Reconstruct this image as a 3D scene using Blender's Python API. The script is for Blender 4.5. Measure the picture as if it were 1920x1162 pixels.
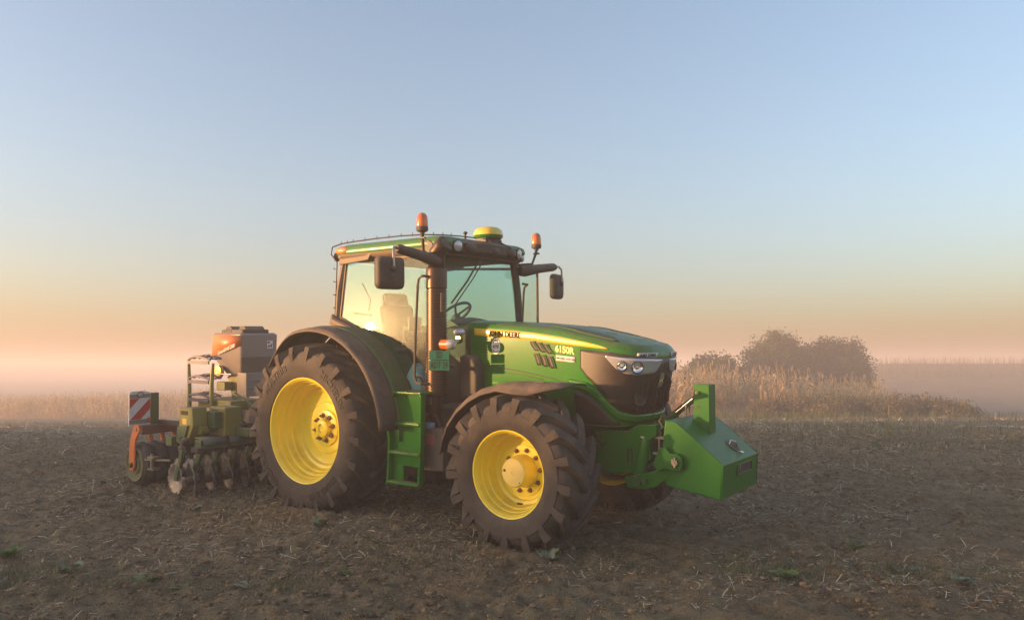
import bpy, bmesh, math, random
import numpy as np
from mathutils import Matrix, Vector

random.seed(7); rng = np.random.default_rng(7)
S = bpy.context.scene
C = S.collection
for o in list(bpy.data.objects):
    bpy.data.objects.remove(o)

# ------------------------------------------------------------------ camera, sky, sun, exposure
CAMZ = 1.93
cam_d = bpy.data.cameras.new('camera'); cam = bpy.data.objects.new('camera', cam_d); C.objects.link(cam)
cam_d.sensor_width = 36.0; cam_d.lens = 36.0 * 1480.06 / 1920.0
cam_d.clip_start = 0.05; cam_d.clip_end = 4000
cam.location = (0, 0, CAMZ)
cam.rotation_euler = (math.radians(90 + 4.4044), 0, 0)
S.camera = cam

SUN_EL = math.radians(3.3)
SUN_AZ = math.atan2(-0.192, -0.9775)               # direction TO the sun in the ground plane
to_sun = Vector((math.cos(SUN_AZ) * math.cos(SUN_EL), math.sin(SUN_AZ) * math.cos(SUN_EL), math.sin(SUN_EL)))
sun_d = bpy.data.lights.new('sun', 'SUN'); sun = bpy.data.objects.new('sun', sun_d); C.objects.link(sun)
sun_d.energy = 3.1; sun_d.angle = math.radians(0.55); sun_d.color = (1.0, 0.53, 0.22)
sun.rotation_euler = to_sun.to_track_quat('Z', 'Y').to_euler()
sun.location = to_sun * 200

world = bpy.data.worlds.new('World'); S.world = world; world.use_nodes = True
wn, wl = world.node_tree.nodes, world.node_tree.links
bg = wn['Background']
sky = wn.new('ShaderNodeTexSky'); sky.sky_type = 'NISHITA'; sky.sun_disc = False
sky.sun_elevation = SUN_EL; sky.sun_rotation = math.pi / 2 - SUN_AZ
sky.altitude = 100; sky.air_density = 1.0; sky.dust_density = 3.4; sky.ozone_density = 2.2
tint = wn.new('ShaderNodeMix'); tint.data_type = 'RGBA'; tint.blend_type = 'MULTIPLY'; tint.inputs[0].default_value = 1
tint.inputs[7].default_value = (1.02, .978, .965, 1)          # slight warm cast of the dusty evening air
hsv = wn.new('ShaderNodeHueSaturation'); hsv.inputs['Saturation'].default_value = .84
wl.new(sky.outputs[0], hsv.inputs['Color']); wl.new(hsv.outputs[0], tint.inputs[6]); wl.new(tint.outputs[2], bg.inputs[0])
bg.inputs[1].default_value = 0.15
S.view_settings.view_transform = 'Standard'; S.view_settings.look = 'None'
S.view_settings.exposure = 2.28; S.view_settings.gamma = 1.0
S.view_settings.use_curve_mapping = False
S.render.engine = 'CYCLES'
S.cycles.use_denoising = True
S.cycles.max_bounces = 8; S.cycles.diffuse_bounces = 2; S.cycles.glossy_bounces = 3
S.cycles.transparent_max_bounces = 24; S.cycles.volume_bounces = 1
S.cycles.sample_clamp_indirect = 4.0; S.cycles.caustics_reflective = False; S.cycles.caustics_refractive = False

# tractor frame (x forward, y to its left, z up, origin on the ground under the rear axle) -> world;
# the field slopes up gently away from the camera here
TM = Matrix(((0.80807, 0.58906, -0.00525, -1.5847), (-0.58861, 0.80704, -0.04706, 9.8667),
             (-0.02349, 0.04111, 0.99888, 0.4316), (0, 0, 0, 1)))
TI = TM.inverted()

# ------------------------------------------------------------------ helpers
def pl(x, pts):
    return float(np.interp(x, [p[0] for p in pts], [p[1] for p in pts]))

class MB:
    def __init__(s): s.v = []; s.f = []
    def add(s, v, f):
        n = len(s.v); s.v += [tuple(p) for p in v]; s.f += [tuple(i + n for i in q) for q in f]; return s
    def box(s, x0, x1, y0, y1, z0, z1, m=None):
        v = [(x, y, z) for x in (x0, x1) for y in (y0, y1) for z in (z0, z1)]
        if m is not None: v = [m @ Vector(p) for p in v]
        return s.add(v, [(0, 1, 3, 2), (4, 6, 7, 5), (0, 4, 5, 1), (2, 3, 7, 6), (0, 2, 6, 4), (1, 5, 7, 3)])
    def loft(s, rings, close=True, caps=True):
        n = len(rings[0]); v = [p for r in rings for p in r]; f = []
        for i in range(len(rings) - 1):
            for j in range(n if close else n - 1):
                k = (j + 1) % n
                f.append((i * n + j, i * n + k, (i + 1) * n + k, (i + 1) * n + j))
        if caps and close:
            f.append(tuple(range(n - 1, -1, -1))); f.append(tuple((len(rings) - 1) * n + j for j in range(n)))
        return s.add(v, f)
    def tube(s, path, r, n=8, caps=True, flat=1.0):
        P = [Vector(p) for p in path]; rings = []; up = None
        rr = r if isinstance(r, (list, tuple)) else [r] * len(P)
        for i, p in enumerate(P):
            t = (P[min(i + 1, len(P) - 1)] - P[max(i - 1, 0)])
            t = t.normalized() if t.length > 1e-9 else Vector((0, 0, 1))
            if up is None:
                up = Vector((0, 0, 1)) if abs(t.z) < .9 else Vector((1, 0, 0))
            a = t.cross(up).normalized(); up = a.cross(t).normalized()
            rings.append([p + a * rr[i] * math.cos(2 * math.pi * (j + .5) / n) + up * rr[i] * flat * math.sin(2 * math.pi * (j + .5) / n) for j in range(n)])
        return s.loft(rings, True, caps)
    def lathe(s, prof, n=32, c=(0, 0, 0), axis='y', caps=False):
        rings = []
        for r, h in prof:
            ring = []
            for j in range(n):
                a = 2 * math.pi * j / n; p = r * math.cos(a); q = r * math.sin(a)
                if axis == 'y': ring.append((c[0] + p, c[1] + h, c[2] + q))
                elif axis == 'z': ring.append((c[0] + p, c[1] + q, c[2] + h))
                else: ring.append((c[0] + h, c[1] + p, c[2] + q))
            rings.append(ring)
        return s.loft(rings, True, caps)
    def prism(s, poly, a, b, axis='y'):
        n = len(poly)
        def m(p, t): return (p[0], t, p[1]) if axis == 'y' else ((t, p[0], p[1]) if axis == 'x' else (p[0], p[1], t))
        v = [m(p, a) for p in poly] + [m(p, b) for p in poly]
        f = [tuple(range(n)), tuple(range(2 * n - 1, n - 1, -1))]
        f += [(i, (i + 1) % n, n + (i + 1) % n, n + i) for i in range(n)]
        return s.add(v, f)
    def grid(s, pts):
        nu, nv = len(pts), len(pts[0])
        return s.add([p for r in pts for p in r], [(i * nv + j, (i + 1) * nv + j, (i + 1) * nv + j + 1, i * nv + j + 1) for i in range(nu - 1) for j in range(nv - 1)])
    def ball(s, c, rx, ry, rz, n=12, m=8):
        rings = [[(c[0] + rx * math.sin(math.pi * i / m) * math.cos(2 * math.pi * j / n), c[1] + ry * math.sin(math.pi * i / m) * math.sin(2 * math.pi * j / n), c[2] - rz * math.cos(math.pi * i / m)) for j in range(n)] for i in range(1, m)]
        return s.loft(rings, True, True)
    def mesh(s, name, org=(0, 0, 0), angle=38, fix=True):
        me = bpy.data.meshes.new(name)
        me.from_pydata([(p[0] - org[0], p[1] - org[1], p[2] - org[2]) for p in s.v], [], s.f)
        if fix:
            bm = bmesh.new(); bm.from_mesh(me); bmesh.ops.recalc_face_normals(bm, faces=bm.faces); bm.to_mesh(me); bm.free()
        me.polygons.foreach_set('use_smooth', [True] * len(me.polygons))
        me.set_sharp_from_angle(angle=math.radians(angle))
        me.update()
        return me

def tag(o, label=None, cat=None, group=None, kind=None):
    if label: o['label'] = label
    if cat: o['category'] = cat
    if group: o['group'] = group
    if kind: o['kind'] = kind
    return o

ORG = {}
def thing(name, label, cat, base, group=None, matrix=TM):
    o = bpy.data.objects.new(name, None); C.objects.link(o)
    o.matrix_world = matrix @ Matrix.Translation(base); o.empty_display_size = .3
    ORG[o] = base
    return tag(o, label, cat, group)

def part(name, mb, mat, parent, bevel=0, solid=0, angle=38, label=None, fix=True, seg=2):
    me = mb if isinstance(mb, bpy.types.Mesh) else mb.mesh(name, ORG.get(parent, (0, 0, 0)), angle, fix)
    o = bpy.data.objects.new(name, me); C.objects.link(o)
    if mat is not None and not me.materials: me.materials.append(mat)
    if parent is not None: o.parent = parent; ORG[o] = ORG.get(parent, (0, 0, 0))
    if solid:
        m = o.modifiers.new('solid', 'SOLIDIFY'); m.thickness = solid; m.offset = 0
    if bevel:
        m = o.modifiers.new('bevel', 'BEVEL'); m.width = bevel; m.segments = seg; m.limit_method = 'ANGLE'; m.angle_limit = math.radians(35)
        m.harden_normals = True
    if label: o['label'] = label
    return o

def copy_tree(o, parent=None, **kw):
    c = o.copy(); C.objects.link(c); c.parent = parent
    for ch in list(o.children): copy_tree(ch, c)
    return c

def text_mesh(body, size, shear=0.0, extrude=0.0, spacing=1.0, bold=0.0):
    cu = bpy.data.curves.new('text', 'FONT'); cu.body = body; cu.size = size; cu.shear = shear; cu.extrude = extrude
    cu.align_x = 'CENTER'; cu.align_y = 'CENTER'; cu.space_character = spacing; cu.offset = bold; cu.resolution_u = 3
    o = bpy.data.objects.new('text', cu); C.objects.link(o)
    bpy.context.view_layer.update()
    me = bpy.data.meshes.new_from_object(o.evaluated_get(bpy.context.evaluated_depsgraph_get()))
    v = [tuple(p.co) for p in me.vertices]; f = [tuple(p.vertices) for p in me.polygons]
    bpy.data.objects.remove(o); bpy.data.curves.remove(cu); bpy.data.meshes.remove(me)
    return v, f

# ------------------------------------------------------------------ materials
MATS = {}
def newmat(name):
    m = bpy.data.materials.new(name); m.use_nodes = True; MATS[name] = m
    nt = m.node_tree; return m, nt.nodes, nt.links, nt.nodes['Principled BSDF']
DUST = (0.235, 0.165, 0.11, 1)
def paint(name, col, rough=.35, metal=0, dust=.25, coat=0.0, scale=6.0, up=.6, bump=0, spec=.5, dustcol=DUST):
    """colour + patchy settled field dust (more of it on upward faces), fine bump"""
    m, n, l, b = newmat(name)
    tc = n.new('ShaderNodeTexCoord')
    no = n.new('ShaderNodeTexNoise'); no.inputs['Scale'].default_value = scale; no.inputs['Detail'].default_value = 8; no.inputs['Roughness'].default_value = .65
    l.new(tc.outputs['Object'], no.inputs['Vector'])
    ra = n.new('ShaderNodeMapRange'); ra.inputs[1].default_value = .35; ra.inputs[2].default_value = .75
    l.new(no.outputs[0], ra.inputs[0])
    ge = n.new('ShaderNodeNewGeometry'); sx = n.new('ShaderNodeSeparateXYZ'); l.new(ge.outputs['Normal'], sx.inputs[0])
    up_ = n.new('ShaderNodeMapRange'); up_.inputs[1].default_value = 0.0; up_.inputs[2].default_value = 1.0; up_.inputs[3].default_value = dust * .55; up_.inputs[4].default_value = min(1, dust + up)
    l.new(sx.outputs[2], up_.inputs[0])
    mu = n.new('ShaderNodeMath'); mu.operation = 'MULTIPLY'; l.new(ra.outputs[0], mu.inputs[0]); l.new(up_.outputs[0], mu.inputs[1])
    ad = n.new('ShaderNodeMath'); ad.operation = 'MULTIPLY_ADD'; l.new(up_.outputs[0], ad.inputs[0]); ad.inputs[1].default_value = .35; l.new(mu.outputs[0], ad.inputs[2]); ad.use_clamp = True
    mx = n.new('ShaderNodeMix'); mx.data_type = 'RGBA'; mx.inputs[6].default_value = (*col, 1); mx.inputs[7].default_value = dustcol
    l.new(ad.outputs[0], mx.inputs[0]); l.new(mx.outputs[2], b.inputs['Base Color'])
    rr = n.new('ShaderNodeMapRange'); rr.inputs[3].default_value = rough; rr.inputs[4].default_value = .9; l.new(ad.outputs[0], rr.inputs[0]); l.new(rr.outputs[0], b.inputs['Roughness'])
    b.inputs['Metallic'].default_value = metal; b.inputs['Specular IOR Level'].default_value = spec
    if coat:
        b.inputs['Coat Weight'].default_value = coat; b.inputs['Coat Roughness'].default_value = .06
    if bump:
        n2 = n.new('ShaderNodeTexNoise'); n2.inputs['Scale'].default_value = 60; n2.inputs['Detail'].default_value = 6; l.new(tc.outputs['Object'], n2.inputs['Vector'])
        bu = n.new('ShaderNodeBump'); bu.inputs['Strength'].default_value = bump; bu.inputs['Distance'].default_value = .01
        l.new(n2.outputs[0], bu.inputs['Height']); l.new(bu.outputs[0], b.inputs['Normal'])
    return m
GREEN = paint('tractor_green_paint', (.022, .168, .012), .13, dust=.02, coat=0, up=.45, spec=.30)
GREEN_D = paint('dusty_green_paint', (.018, .115, .014), .4, dust=.17, spec=.35)
GREEN_W = paint('weight_green_paint', (.010, .140, .011), .34, dust=.03, up=.22, scale=2.2, bump=.12, spec=.3)
GREEN_A = paint('implement_green_paint', (.035, .10, .03), .45, dust=.30)
OLIVE = paint('implement_yellow_green_paint', (.26, .25, .045), .45, dust=.25)
YELLOW = paint('tractor_yellow_paint', (1.0, .78, .02), .35, dust=.14, up=.35, coat=.2, scale=5)
YEL_P = paint('pale_yellow_paint', (.80, .62, .16), .4, dust=.12)
STRIPE = paint('yellow_stripe', (.82, .55, .03), .25, dust=.05, coat=.5, up=.2)
BLACK = paint('black_plastic', (.018, .016, .015), .5, dust=.22)
BLACK_D = paint('dusty_black_plastic', (.026, .023, .021), .6, dust=.34)
GRILLE = paint('dark_grille_mesh', (.028, .020, .016), .38, dust=.20, up=.2)
DARK = paint('dark_underbody', (.015, .013, .012), .7, dust=.2)
RUBBER = paint('dusty_tyre_rubber', (.035, .031, .028), .8, dust=.62, up=.1, scale=4, bump=.35, spec=.25, dustcol=(.21, .168, .13, 1))
RUB_L = paint('tyre_lettering_rubber', (.022, .02, .019), .7, dust=.08, up=.0)
STEEL = paint('worn_steel', (.42, .38, .33), .32, metal=1, dust=.12)
BRIGHT = paint('bright_disc_steel', (.30, .27, .24), .45, metal=.7, dust=.18, up=.2)
CHROME = paint('chromed_rod', (.75, .73, .7), .12, metal=1, dust=.03, up=.1)
PIPE = paint('rusty_exhaust_steel', (.055, .034, .024), .33, metal=.6, dust=.06)
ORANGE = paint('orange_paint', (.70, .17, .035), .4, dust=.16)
RUST = paint('rust_orange_beam', (.20, .065, .035), .6, dust=.25)
GREYP = paint('grey_plastic_hopper', (.27, .23, .205), .22, dust=.12, up=.4)
TREAD = paint('grey_violet_tread', (.13, .115, .14), .5, dust=.25)
SEATM = paint('seat_fabric', (.016, .015, .014), .9, dust=.03, up=.1, spec=.2)
BEIGE = paint('beige_cab_trim', (.17, .125, .085), .6, dust=.4)
WHITE = paint('white_sticker', (.75, .72, .68), .5, dust=.1, up=.2)
RED = paint('red_reflective', (.55, .03, .02), .4, dust=.12, up=.2)
PINK = paint('faded_red_reflector', (.55, .13, .11), .5, dust=.25)
INK = paint('black_ink', (.010, .010, .010), .8, dust=.03, up=.1, spec=.08)
GOLD = paint('yellow_lettering', (.85, .62, .10), .4, dust=.05, up=.1)
PLATE = paint('green_number_plate', (.012, .105, .075), .85, dust=.03, up=.2, spec=.08)
LAMPG = paint('clear_lamp_lens', (.55, .55, .56), .14, dust=.03, coat=.6, metal=.4, up=.1)
BOWL = paint('lamp_reflector', (.85, .84, .82), .06, metal=1, dust=.02, up=.05)
BLUEC = paint('pale_blue_cap', (.25, .42, .62), .4, dust=.1)
BAGM = paint('white_plastic_bag', (.72, .72, .72), .4, dust=.05)
YELG = paint('gps_yellow', (.80, .56, .03), .18, dust=.03, coat=.6, up=.2)

def amber():
    m, n, l, b = newmat('amber_lens'); b.inputs['Base Color'].default_value = (.80, .19, .015, 1); b.inputs['Roughness'].default_value = .12
    b.inputs['Transmission Weight'].default_value = .35; b.inputs['Coat Weight'].default_value = .6; return m
AMBER = amber()
def glass(name, tint, dusty):
    m, n, l, b = newmat(name); n.remove(b); out = n['Material Output']
    tr = n.new('ShaderNodeBsdfTransparent'); tr.inputs[0].default_value = (*tint, 1)
    gl = n.new('ShaderNodeBsdfGlossy'); gl.inputs[1].default_value = .006
    df = n.new('ShaderNodeBsdfDiffuse'); df.inputs[0].default_value = (.42, .34, .26, 1)
    lw = n.new('ShaderNodeLayerWeight'); lw.inputs[0].default_value = .5
    pw = n.new('ShaderNodeMath'); pw.operation = 'POWER'; l.new(lw.outputs['Facing'], pw.inputs[0]); pw.inputs[1].default_value = 4.0
    ma = n.new('ShaderNodeMath'); ma.operation = 'MULTIPLY_ADD'; l.new(pw.outputs[0], ma.inputs[0]); ma.inputs[1].default_value = .9; ma.inputs[2].default_value = .012; ma.use_clamp = True
    tc = n.new('ShaderNodeTexCoord'); no = n.new('ShaderNodeTexNoise'); no.inputs['Scale'].default_value = 3; no.inputs['Detail'].default_value = 9; l.new(tc.outputs['Object'], no.inputs[0])
    du = n.new('ShaderNodeMath'); du.operation = 'MULTIPLY'; l.new(no.outputs[0], du.inputs[0]); du.inputs[1].default_value = dusty
    m1 = n.new('ShaderNodeMixShader'); l.new(du.outputs[0], m1.inputs[0]); l.new(tr.outputs[0], m1.inputs[1]); l.new(df.outputs[0], m1.inputs[2])
    m2 = n.new('ShaderNodeMixShader'); l.new(ma.outputs[0], m2.inputs[0]); l.new(m1.outputs[0], m2.inputs[1]); l.new(gl.outputs[0], m2.inputs[2])
    g2 = n.new('ShaderNodeBsdfGlossy'); g2.inputs[1].default_value = .17          # thin dust film: wide glow round the sun's reflection
    m3 = n.new('ShaderNodeMixShader'); m3.inputs[0].default_value = .0007; l.new(m2.outputs[0], m3.inputs[1]); l.new(g2.outputs[0], m3.inputs[2])
    l.new(m3.outputs[0], out.inputs[0]); return m
GLASS = glass('tinted_cab_glass', (.80, .935, .90), .025)

def ramp_mat(name, stops, scale, rough=.9, bump=0, bscale=30, detail=8, trans=0, rand=False, coord='Object', spec=.2):
    m, n, l, b = newmat(name)
    cr = n.new('ShaderNodeValToRGB'); e = cr.color_ramp.elements
    while len(e) > 1: e.remove(e[-1])
    e[0].position = stops[0][0]; e[0].color = (*stops[0][1], 1)
    for p, c in stops[1:]:
        x = e.new(p); x.color = (*c, 1)
    tc = n.new('ShaderNodeTexCoord')
    if rand:
        ge = n.new('ShaderNodeNewGeometry'); l.new(ge.outputs['Random Per Island'], cr.inputs[0])
    else:
        no = n.new('ShaderNodeTexNoise'); no.inputs['Scale'].default_value = scale; no.inputs['Detail'].default_value = detail; no.inputs['Roughness'].default_value = .65
        l.new(tc.outputs[coord], no.inputs[0]); l.new(no.outputs[0], cr.inputs[0])
    l.new(cr.outputs[0], b.inputs['Base Color']); b.inputs['Roughness'].default_value = rough; b.inputs['Specular IOR Level'].default_value = spec
    if bump:
        n2 = n.new('ShaderNodeTexNoise'); n2.inputs['Scale'].default_value = bscale; n2.inputs['Detail'].default_value = 10; n2.inputs['Roughness'].default_value = .7; l.new(tc.outputs[coord], n2.inputs[0])
        bu = n.new('ShaderNodeBump'); bu.inputs['Strength'].default_value = bump; bu.inputs['Distance'].default_value = .03
        l.new(n2.outputs[0], bu.inputs['Height']); l.new(bu.outputs[0], b.inputs['Normal'])
    if trans:
        out = n['Material Output']; t = n.new('ShaderNodeBsdfTranslucent'); l.new(cr.outputs[0], t.inputs[0])
        mx = n.new('ShaderNodeMixShader'); mx.inputs[0].default_value = trans; l.new(b.outputs[0], mx.inputs[1]); l.new(t.outputs[0], mx.inputs[2]); l.new(mx.outputs[0], out.inputs[0])
    return m
STRAW = ramp_mat('pale_straw', [(0, (.16, .11, .065)), (.35, (.30, .225, .135)), (.7, (.48, .38, .24)), (1, (.68, .57, .39))], 1, rand=True)
CLOD = ramp_mat('soil_clod', [(0, (.13, .09, .05)), (.5, (.23, .16, .088)), (1, (.33, .24, .138))], 1, rand=True, bump=.5, bscale=40)
CORN = ramp_mat('dry_corn', [(0, (.34, .25, .12)), (.35, (.54, .385, .19)), (.7, (.66, .48, .25)), (1, (.76, .60, .36))], 1, rand=True, trans=.5)
CORN_G = ramp_mat('green_brown_weed_leaf', [(0, (.09, .085, .035)), (.5, (.14, .125, .055)), (.8, (.20, .16, .075)), (1, (.34, .25, .13))], 1, rand=True, trans=.25)
LEAF = ramp_mat('tree_leaf', [(0, (.012, .030, .006)), (.5, (.024, .050, .010)), (.85, (.048, .078, .018)), (1, (.08, .105, .03))], 1, rand=True, trans=.15)
BARK = ramp_mat('tree_bark', [(.3, (.05, .035, .025)), (.7, (.10, .075, .055))], 8, bump=.6)
WEED = ramp_mat('weed_leaf', [(0, (.08, .13, .035)), (.6, (.14, .20, .065)), (1, (.22, .25, .11))], 1, rand=True, trans=.2)
WEED_G = ramp_mat('grey_green_weed_leaf', [(0, (.14, .18, .11)), (.6, (.21, .25, .16)), (1, (.29, .32, .22))], 1, rand=True, trans=.2)
GRASS = ramp_mat('short_grass', [(0, (.08, .10, .032)), (.6, (.14, .16, .055)), (1, (.25, .22, .095))], 1, rand=True, trans=.2)

# ------------------------------------------------------------------ the ground
def sstep(a, b, x):
    t = np.clip((np.asarray(x, float) - a) / (b - a), 0, 1); return t * t * (3 - 2 * t)
_ty = np.linspace(-700, 900, 16001)
_sl = .0471 * sstep(-14, -6, _ty) - .0931 * sstep(12.5, 18, _ty) + .046 * sstep(60, 150, _ty)
_tz = np.concatenate([[0], np.cumsum((_sl[1:] + _sl[:-1]) / 2 * np.diff(_ty))]); _tz -= np.interp(0, _ty, _tz) + .0248
def gbase(x, y):
    x = np.asarray(x, float); y = np.asarray(y, float)
    z = np.interp(y, _ty, _tz) + .00525 * np.clip(x, -40, 40)
    z = z + .006 * np.clip(x + 5, -60, 0) * sstep(20, 50, y)
    z = z + 6.2 * sstep(72, 122, y) * sstep(.26, .46, x / np.maximum(y, 1))
    return z
def _hash(i, j, s):
    h = (i * 374761393 + j * 668265263 + s * 974711) & 0xffffffff
    h = ((h ^ (h >> 13)) * 1274126177) & 0xffffffff
    return ((h ^ (h >> 16)) & 0xffff) / 65535.0
def vnoise(x, y, s=0):
    xi = np.floor(x).astype(np.int64); yi = np.floor(y).astype(np.int64); fx = x - xi; fy = y - yi
    fx = fx * fx * (3 - 2 * fx); fy = fy * fy * (3 - 2 * fy)
    a = _hash(xi, yi, s); b = _hash(xi + 1, yi, s); c = _hash(xi, yi + 1, s); d = _hash(xi + 1, yi + 1, s)
    return (a * (1 - fx) + b * fx) * (1 - fy) + (c * (1 - fx) + d * fx) * fy
# the drills and discs worked the soil along the tractor's heading: lumps are drawn out that way
def rough(x, y):
    n = (vnoise(x * 1.3, y * 1.3, 1) - .5) * .07 + (vnoise(x * 3.7, y * 3.7, 2) - .5) * .055
    n = n + (vnoise(x * 9, y * 9, 3) - .5) * .052 + (vnoise(x * 19, y * 19, 4) - .5) * .036
    return n
def _flat(x, y):          # wheels have pressed the soil level where they stand
    f = np.ones_like(np.asarray(x, float))
    for lx, ly in ((0, -.95), (0, .95), (2.765, -.94), (2.765, .94)):
        w = TM @ Vector((lx, ly, 0)); d = np.hypot(x - w.x, y - w.y); f = f * (.25 + .75 * sstep(.25, .7, d))
    return f
def _push(x, y):          # and shoved a low rim of earth up around the tyres
    lx = TIn_[0, 0] * x + TIn_[0, 1] * y + TIn_[0, 3]; ly = TIn_[1, 0] * x + TIn_[1, 1] * y + TIn_[1, 3]; s = 0
    for wx, wy, hx, hy in ((0, -.955, .30, .31), (0, .955, .30, .31), (2.765, -.945, .24, .26), (2.765, .945, .24, .26)):
        de = np.maximum(np.abs(lx - wx) - hx, np.abs(ly - wy) - hy); s = s + .045 * np.exp(-((de - .05) / .07) ** 2) * (.4 + vnoise(x * 7, y * 7, 8))
    # shallow wheel tracks trailing behind the tractor
    for wy, hw in ((-.955, .30), (.955, .30)):
        s = s - .035 * np.exp(-((ly - wy) / (hw * .8)) ** 4) * sstep(-1.0, -1.3, lx) * 0
    return s
TIn_ = np.array(TI)
def _rows(x, y):          # faint ridges left by the discs along the driving direction
    ly = TIn_[1, 0] * x + TIn_[1, 1] * y + TIn_[1, 3]; lx = TIn_[0, 0] * x + TIn_[0, 1] * y
    w = ly / .27 + 1.2 * vnoise(lx * .5, ly * .9, 41)
    return .02 * np.sin(2 * math.pi * w) * vnoise(lx * .9, ly * .6, 42) * sstep(24, 12, y)
def gz(x, y):
    x = np.asarray(x, float); y = np.asarray(y, float)
    return gbase(x, y) + (rough(x, y) + _rows(x, y)) * _flat(x, y) + _push(x, y)
def axis(d0, d1, step, lo, hi, grow=1.13):
    a = list(np.arange(d0, d1 + 1e-6, step)); s = step
    while a[-1] < hi: s *= grow; a.append(a[-1] + s)
    s = step
    while a[0] > lo: s *= grow; a.insert(0, a[0] - s)
    return np.array(a)
gx = axis(-7.6, 7.6, .034, -600, 600); gy = axis(5.4, 14.0, .034, -500, 640)
XX, YY = np.meshgrid(gx, gy, indexing='ij'); ZZ = gz(XX, YY)
V = np.stack([XX, YY, ZZ], -1).reshape(-1, 3); nx_, ny_ = XX.shape
I = (np.arange(nx_ - 1)[:, None] * ny_ + np.arange(ny_ - 1)[None]).reshape(-1)
F = np.stack([I, I + ny_, I + ny_ + 1, I + 1], -1)
def fast_mesh(name, V, F, smooth=True):
    me = bpy.data.meshes.new(name); V = np.ascontiguousarray(V, np.float32); F = np.ascontiguousarray(F, np.int32); k = F.shape[1]
    me.vertices.add(len(V)); me.vertices.foreach_set('co', V.reshape(-1))
    me.loops.add(F.size); me.loops.foreach_set('vertex_index', F.reshape(-1))
    me.polygons.add(len(F)); me.polygons.foreach_set('loop_start', np.arange(0, F.size, k, dtype=np.int32))
    if smooth: me.polygons.foreach_set('use_smooth', np.ones(len(F), bool))
    me.update(calc_edges=True); me.validate(); return me
def soil_mat():
    m, n, l, b = newmat('tilled_soil')
    tc = n.new('ShaderNodeTexCoord')
    def noise(sc, det, off=0):
        a = n.new('ShaderNodeTexNoise'); a.inputs['Scale'].default_value = sc; a.inputs['Detail'].default_value = det; a.inputs['Roughness'].default_value = .68
        if off:
            mp = n.new('ShaderNodeMapping'); mp.inputs[1].default_value = (off, off * 2, 0); l.new(tc.outputs['Object'], mp.inputs[0]); l.new(mp.outputs[0], a.inputs[0])
        else: l.new(tc.outputs['Object'], a.inputs[0])
        return a
    a = noise(7, 12); cr = n.new('ShaderNodeValToRGB'); e = cr.color_ramp.elements
    e[0].position = .28; e[0].color = (.080, .060, .034, 1); e[1].position = .72; e[1].color = (.39, .305, .18, 1); x = e.new(.5); x.color = (.255, .19, .108, 1)
    l.new(a.outputs[0], cr.inputs[0])
    b1 = noise(.55, 5, 3); r1 = n.new('ShaderNodeMapRange'); r1.inputs[1].default_value = .52; r1.inputs[2].default_value = .70; r1.inputs[4].default_value = .55; l.new(b1.outputs[0], r1.inputs[0])
    fine = noise(45, 6, 1); fm = n.new('ShaderNodeMapRange'); fm.inputs[1].default_value = .4; fm.inputs[2].default_value = .62; l.new(fine.outputs[0], fm.inputs[0])
    mm = n.new('ShaderNodeMath'); mm.operation = 'MULTIPLY'; l.new(r1.outputs[0], mm.inputs[0]); l.new(fm.outputs[0], mm.inputs[1])
    mx = n.new('ShaderNodeMix'); mx.data_type = 'RGBA'; mx.inputs[7].default_value = (.13, .13, .05, 1); l.new(mm.outputs[0], mx.inputs[0]); l.new(cr.outputs[0], mx.inputs[6])
    b2 = noise(.35, 4, 9); r2 = n.new('ShaderNodeMapRange'); r2.inputs[1].default_value = .45; r2.inputs[2].default_value = .7; r2.inputs[4].default_value = .5; l.new(b2.outputs[0], r2.inputs[0])
    mx2 = n.new('ShaderNodeMix'); mx2.data_type = 'RGBA'; mx2.inputs[7].default_value = (.37, .295, .175, 1); l.new(r2.outputs[0], mx2.inputs[0]); l.new(mx.outputs[2], mx2.inputs[6])
    cr2 = noise(95, 5, 7); rc = n.new('ShaderNodeMapRange'); rc.inputs[1].default_value = .36; rc.inputs[2].default_value = .66; rc.inputs[3].default_value = .72; rc.inputs[4].default_value = 1.2; l.new(cr2.outputs[0], rc.inputs[0])
    mc = n.new('ShaderNodeMix'); mc.data_type = 'RGBA'; mc.blend_type = 'MULTIPLY'; mc.inputs[0].default_value = 1; l.new(mx2.outputs[2], mc.inputs[6]); l.new(rc.outputs[0], mc.inputs[7])
    l.new(mc.outputs[2], b.inputs['Base Color']); b.inputs['Roughness'].default_value = .95; b.inputs['Specular IOR Level'].default_value = .15
    h = noise(34, 14, 5); bu = n.new('ShaderNodeBump'); bu.inputs['Strength'].default_value = 1.0; bu.inputs['Distance'].default_value = .06
    l.new(h.outputs[0], bu.inputs['Height']); l.new(bu.outputs[0], b.inputs['Normal'])
    return m
SOIL = soil_mat()
ground = part('ground', fast_mesh('ground', V, F), SOIL, None); tag(ground, kind='structure')
# pale dusty farm track cutting across the field on the right
TRACK = ramp_mat('pale_track_dust', [(.3, (.36, .29, .21)), (.7, (.52, .43, .32))], 5, bump=.4)
tv = []; tu = np.linspace(0, 1, 40); tw = np.linspace(-1, 1, 7)
for a in tu:
    px = 11.3 + 26 * a; py = 19.7 - 2.0 * a - 3.0 * a * a; hw = (.3 + 1.1 * sstep(0, .2, a)) * (1 + .2 * math.sin(a * 31))
    tv.append([(px, py + q * hw, float(gz(px, py + q * hw)) + .03 * (1 - abs(q)) + .004) for q in tw])
tag(part('dirt_track', MB().grid(tv), TRACK, None), kind='structure')

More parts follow.
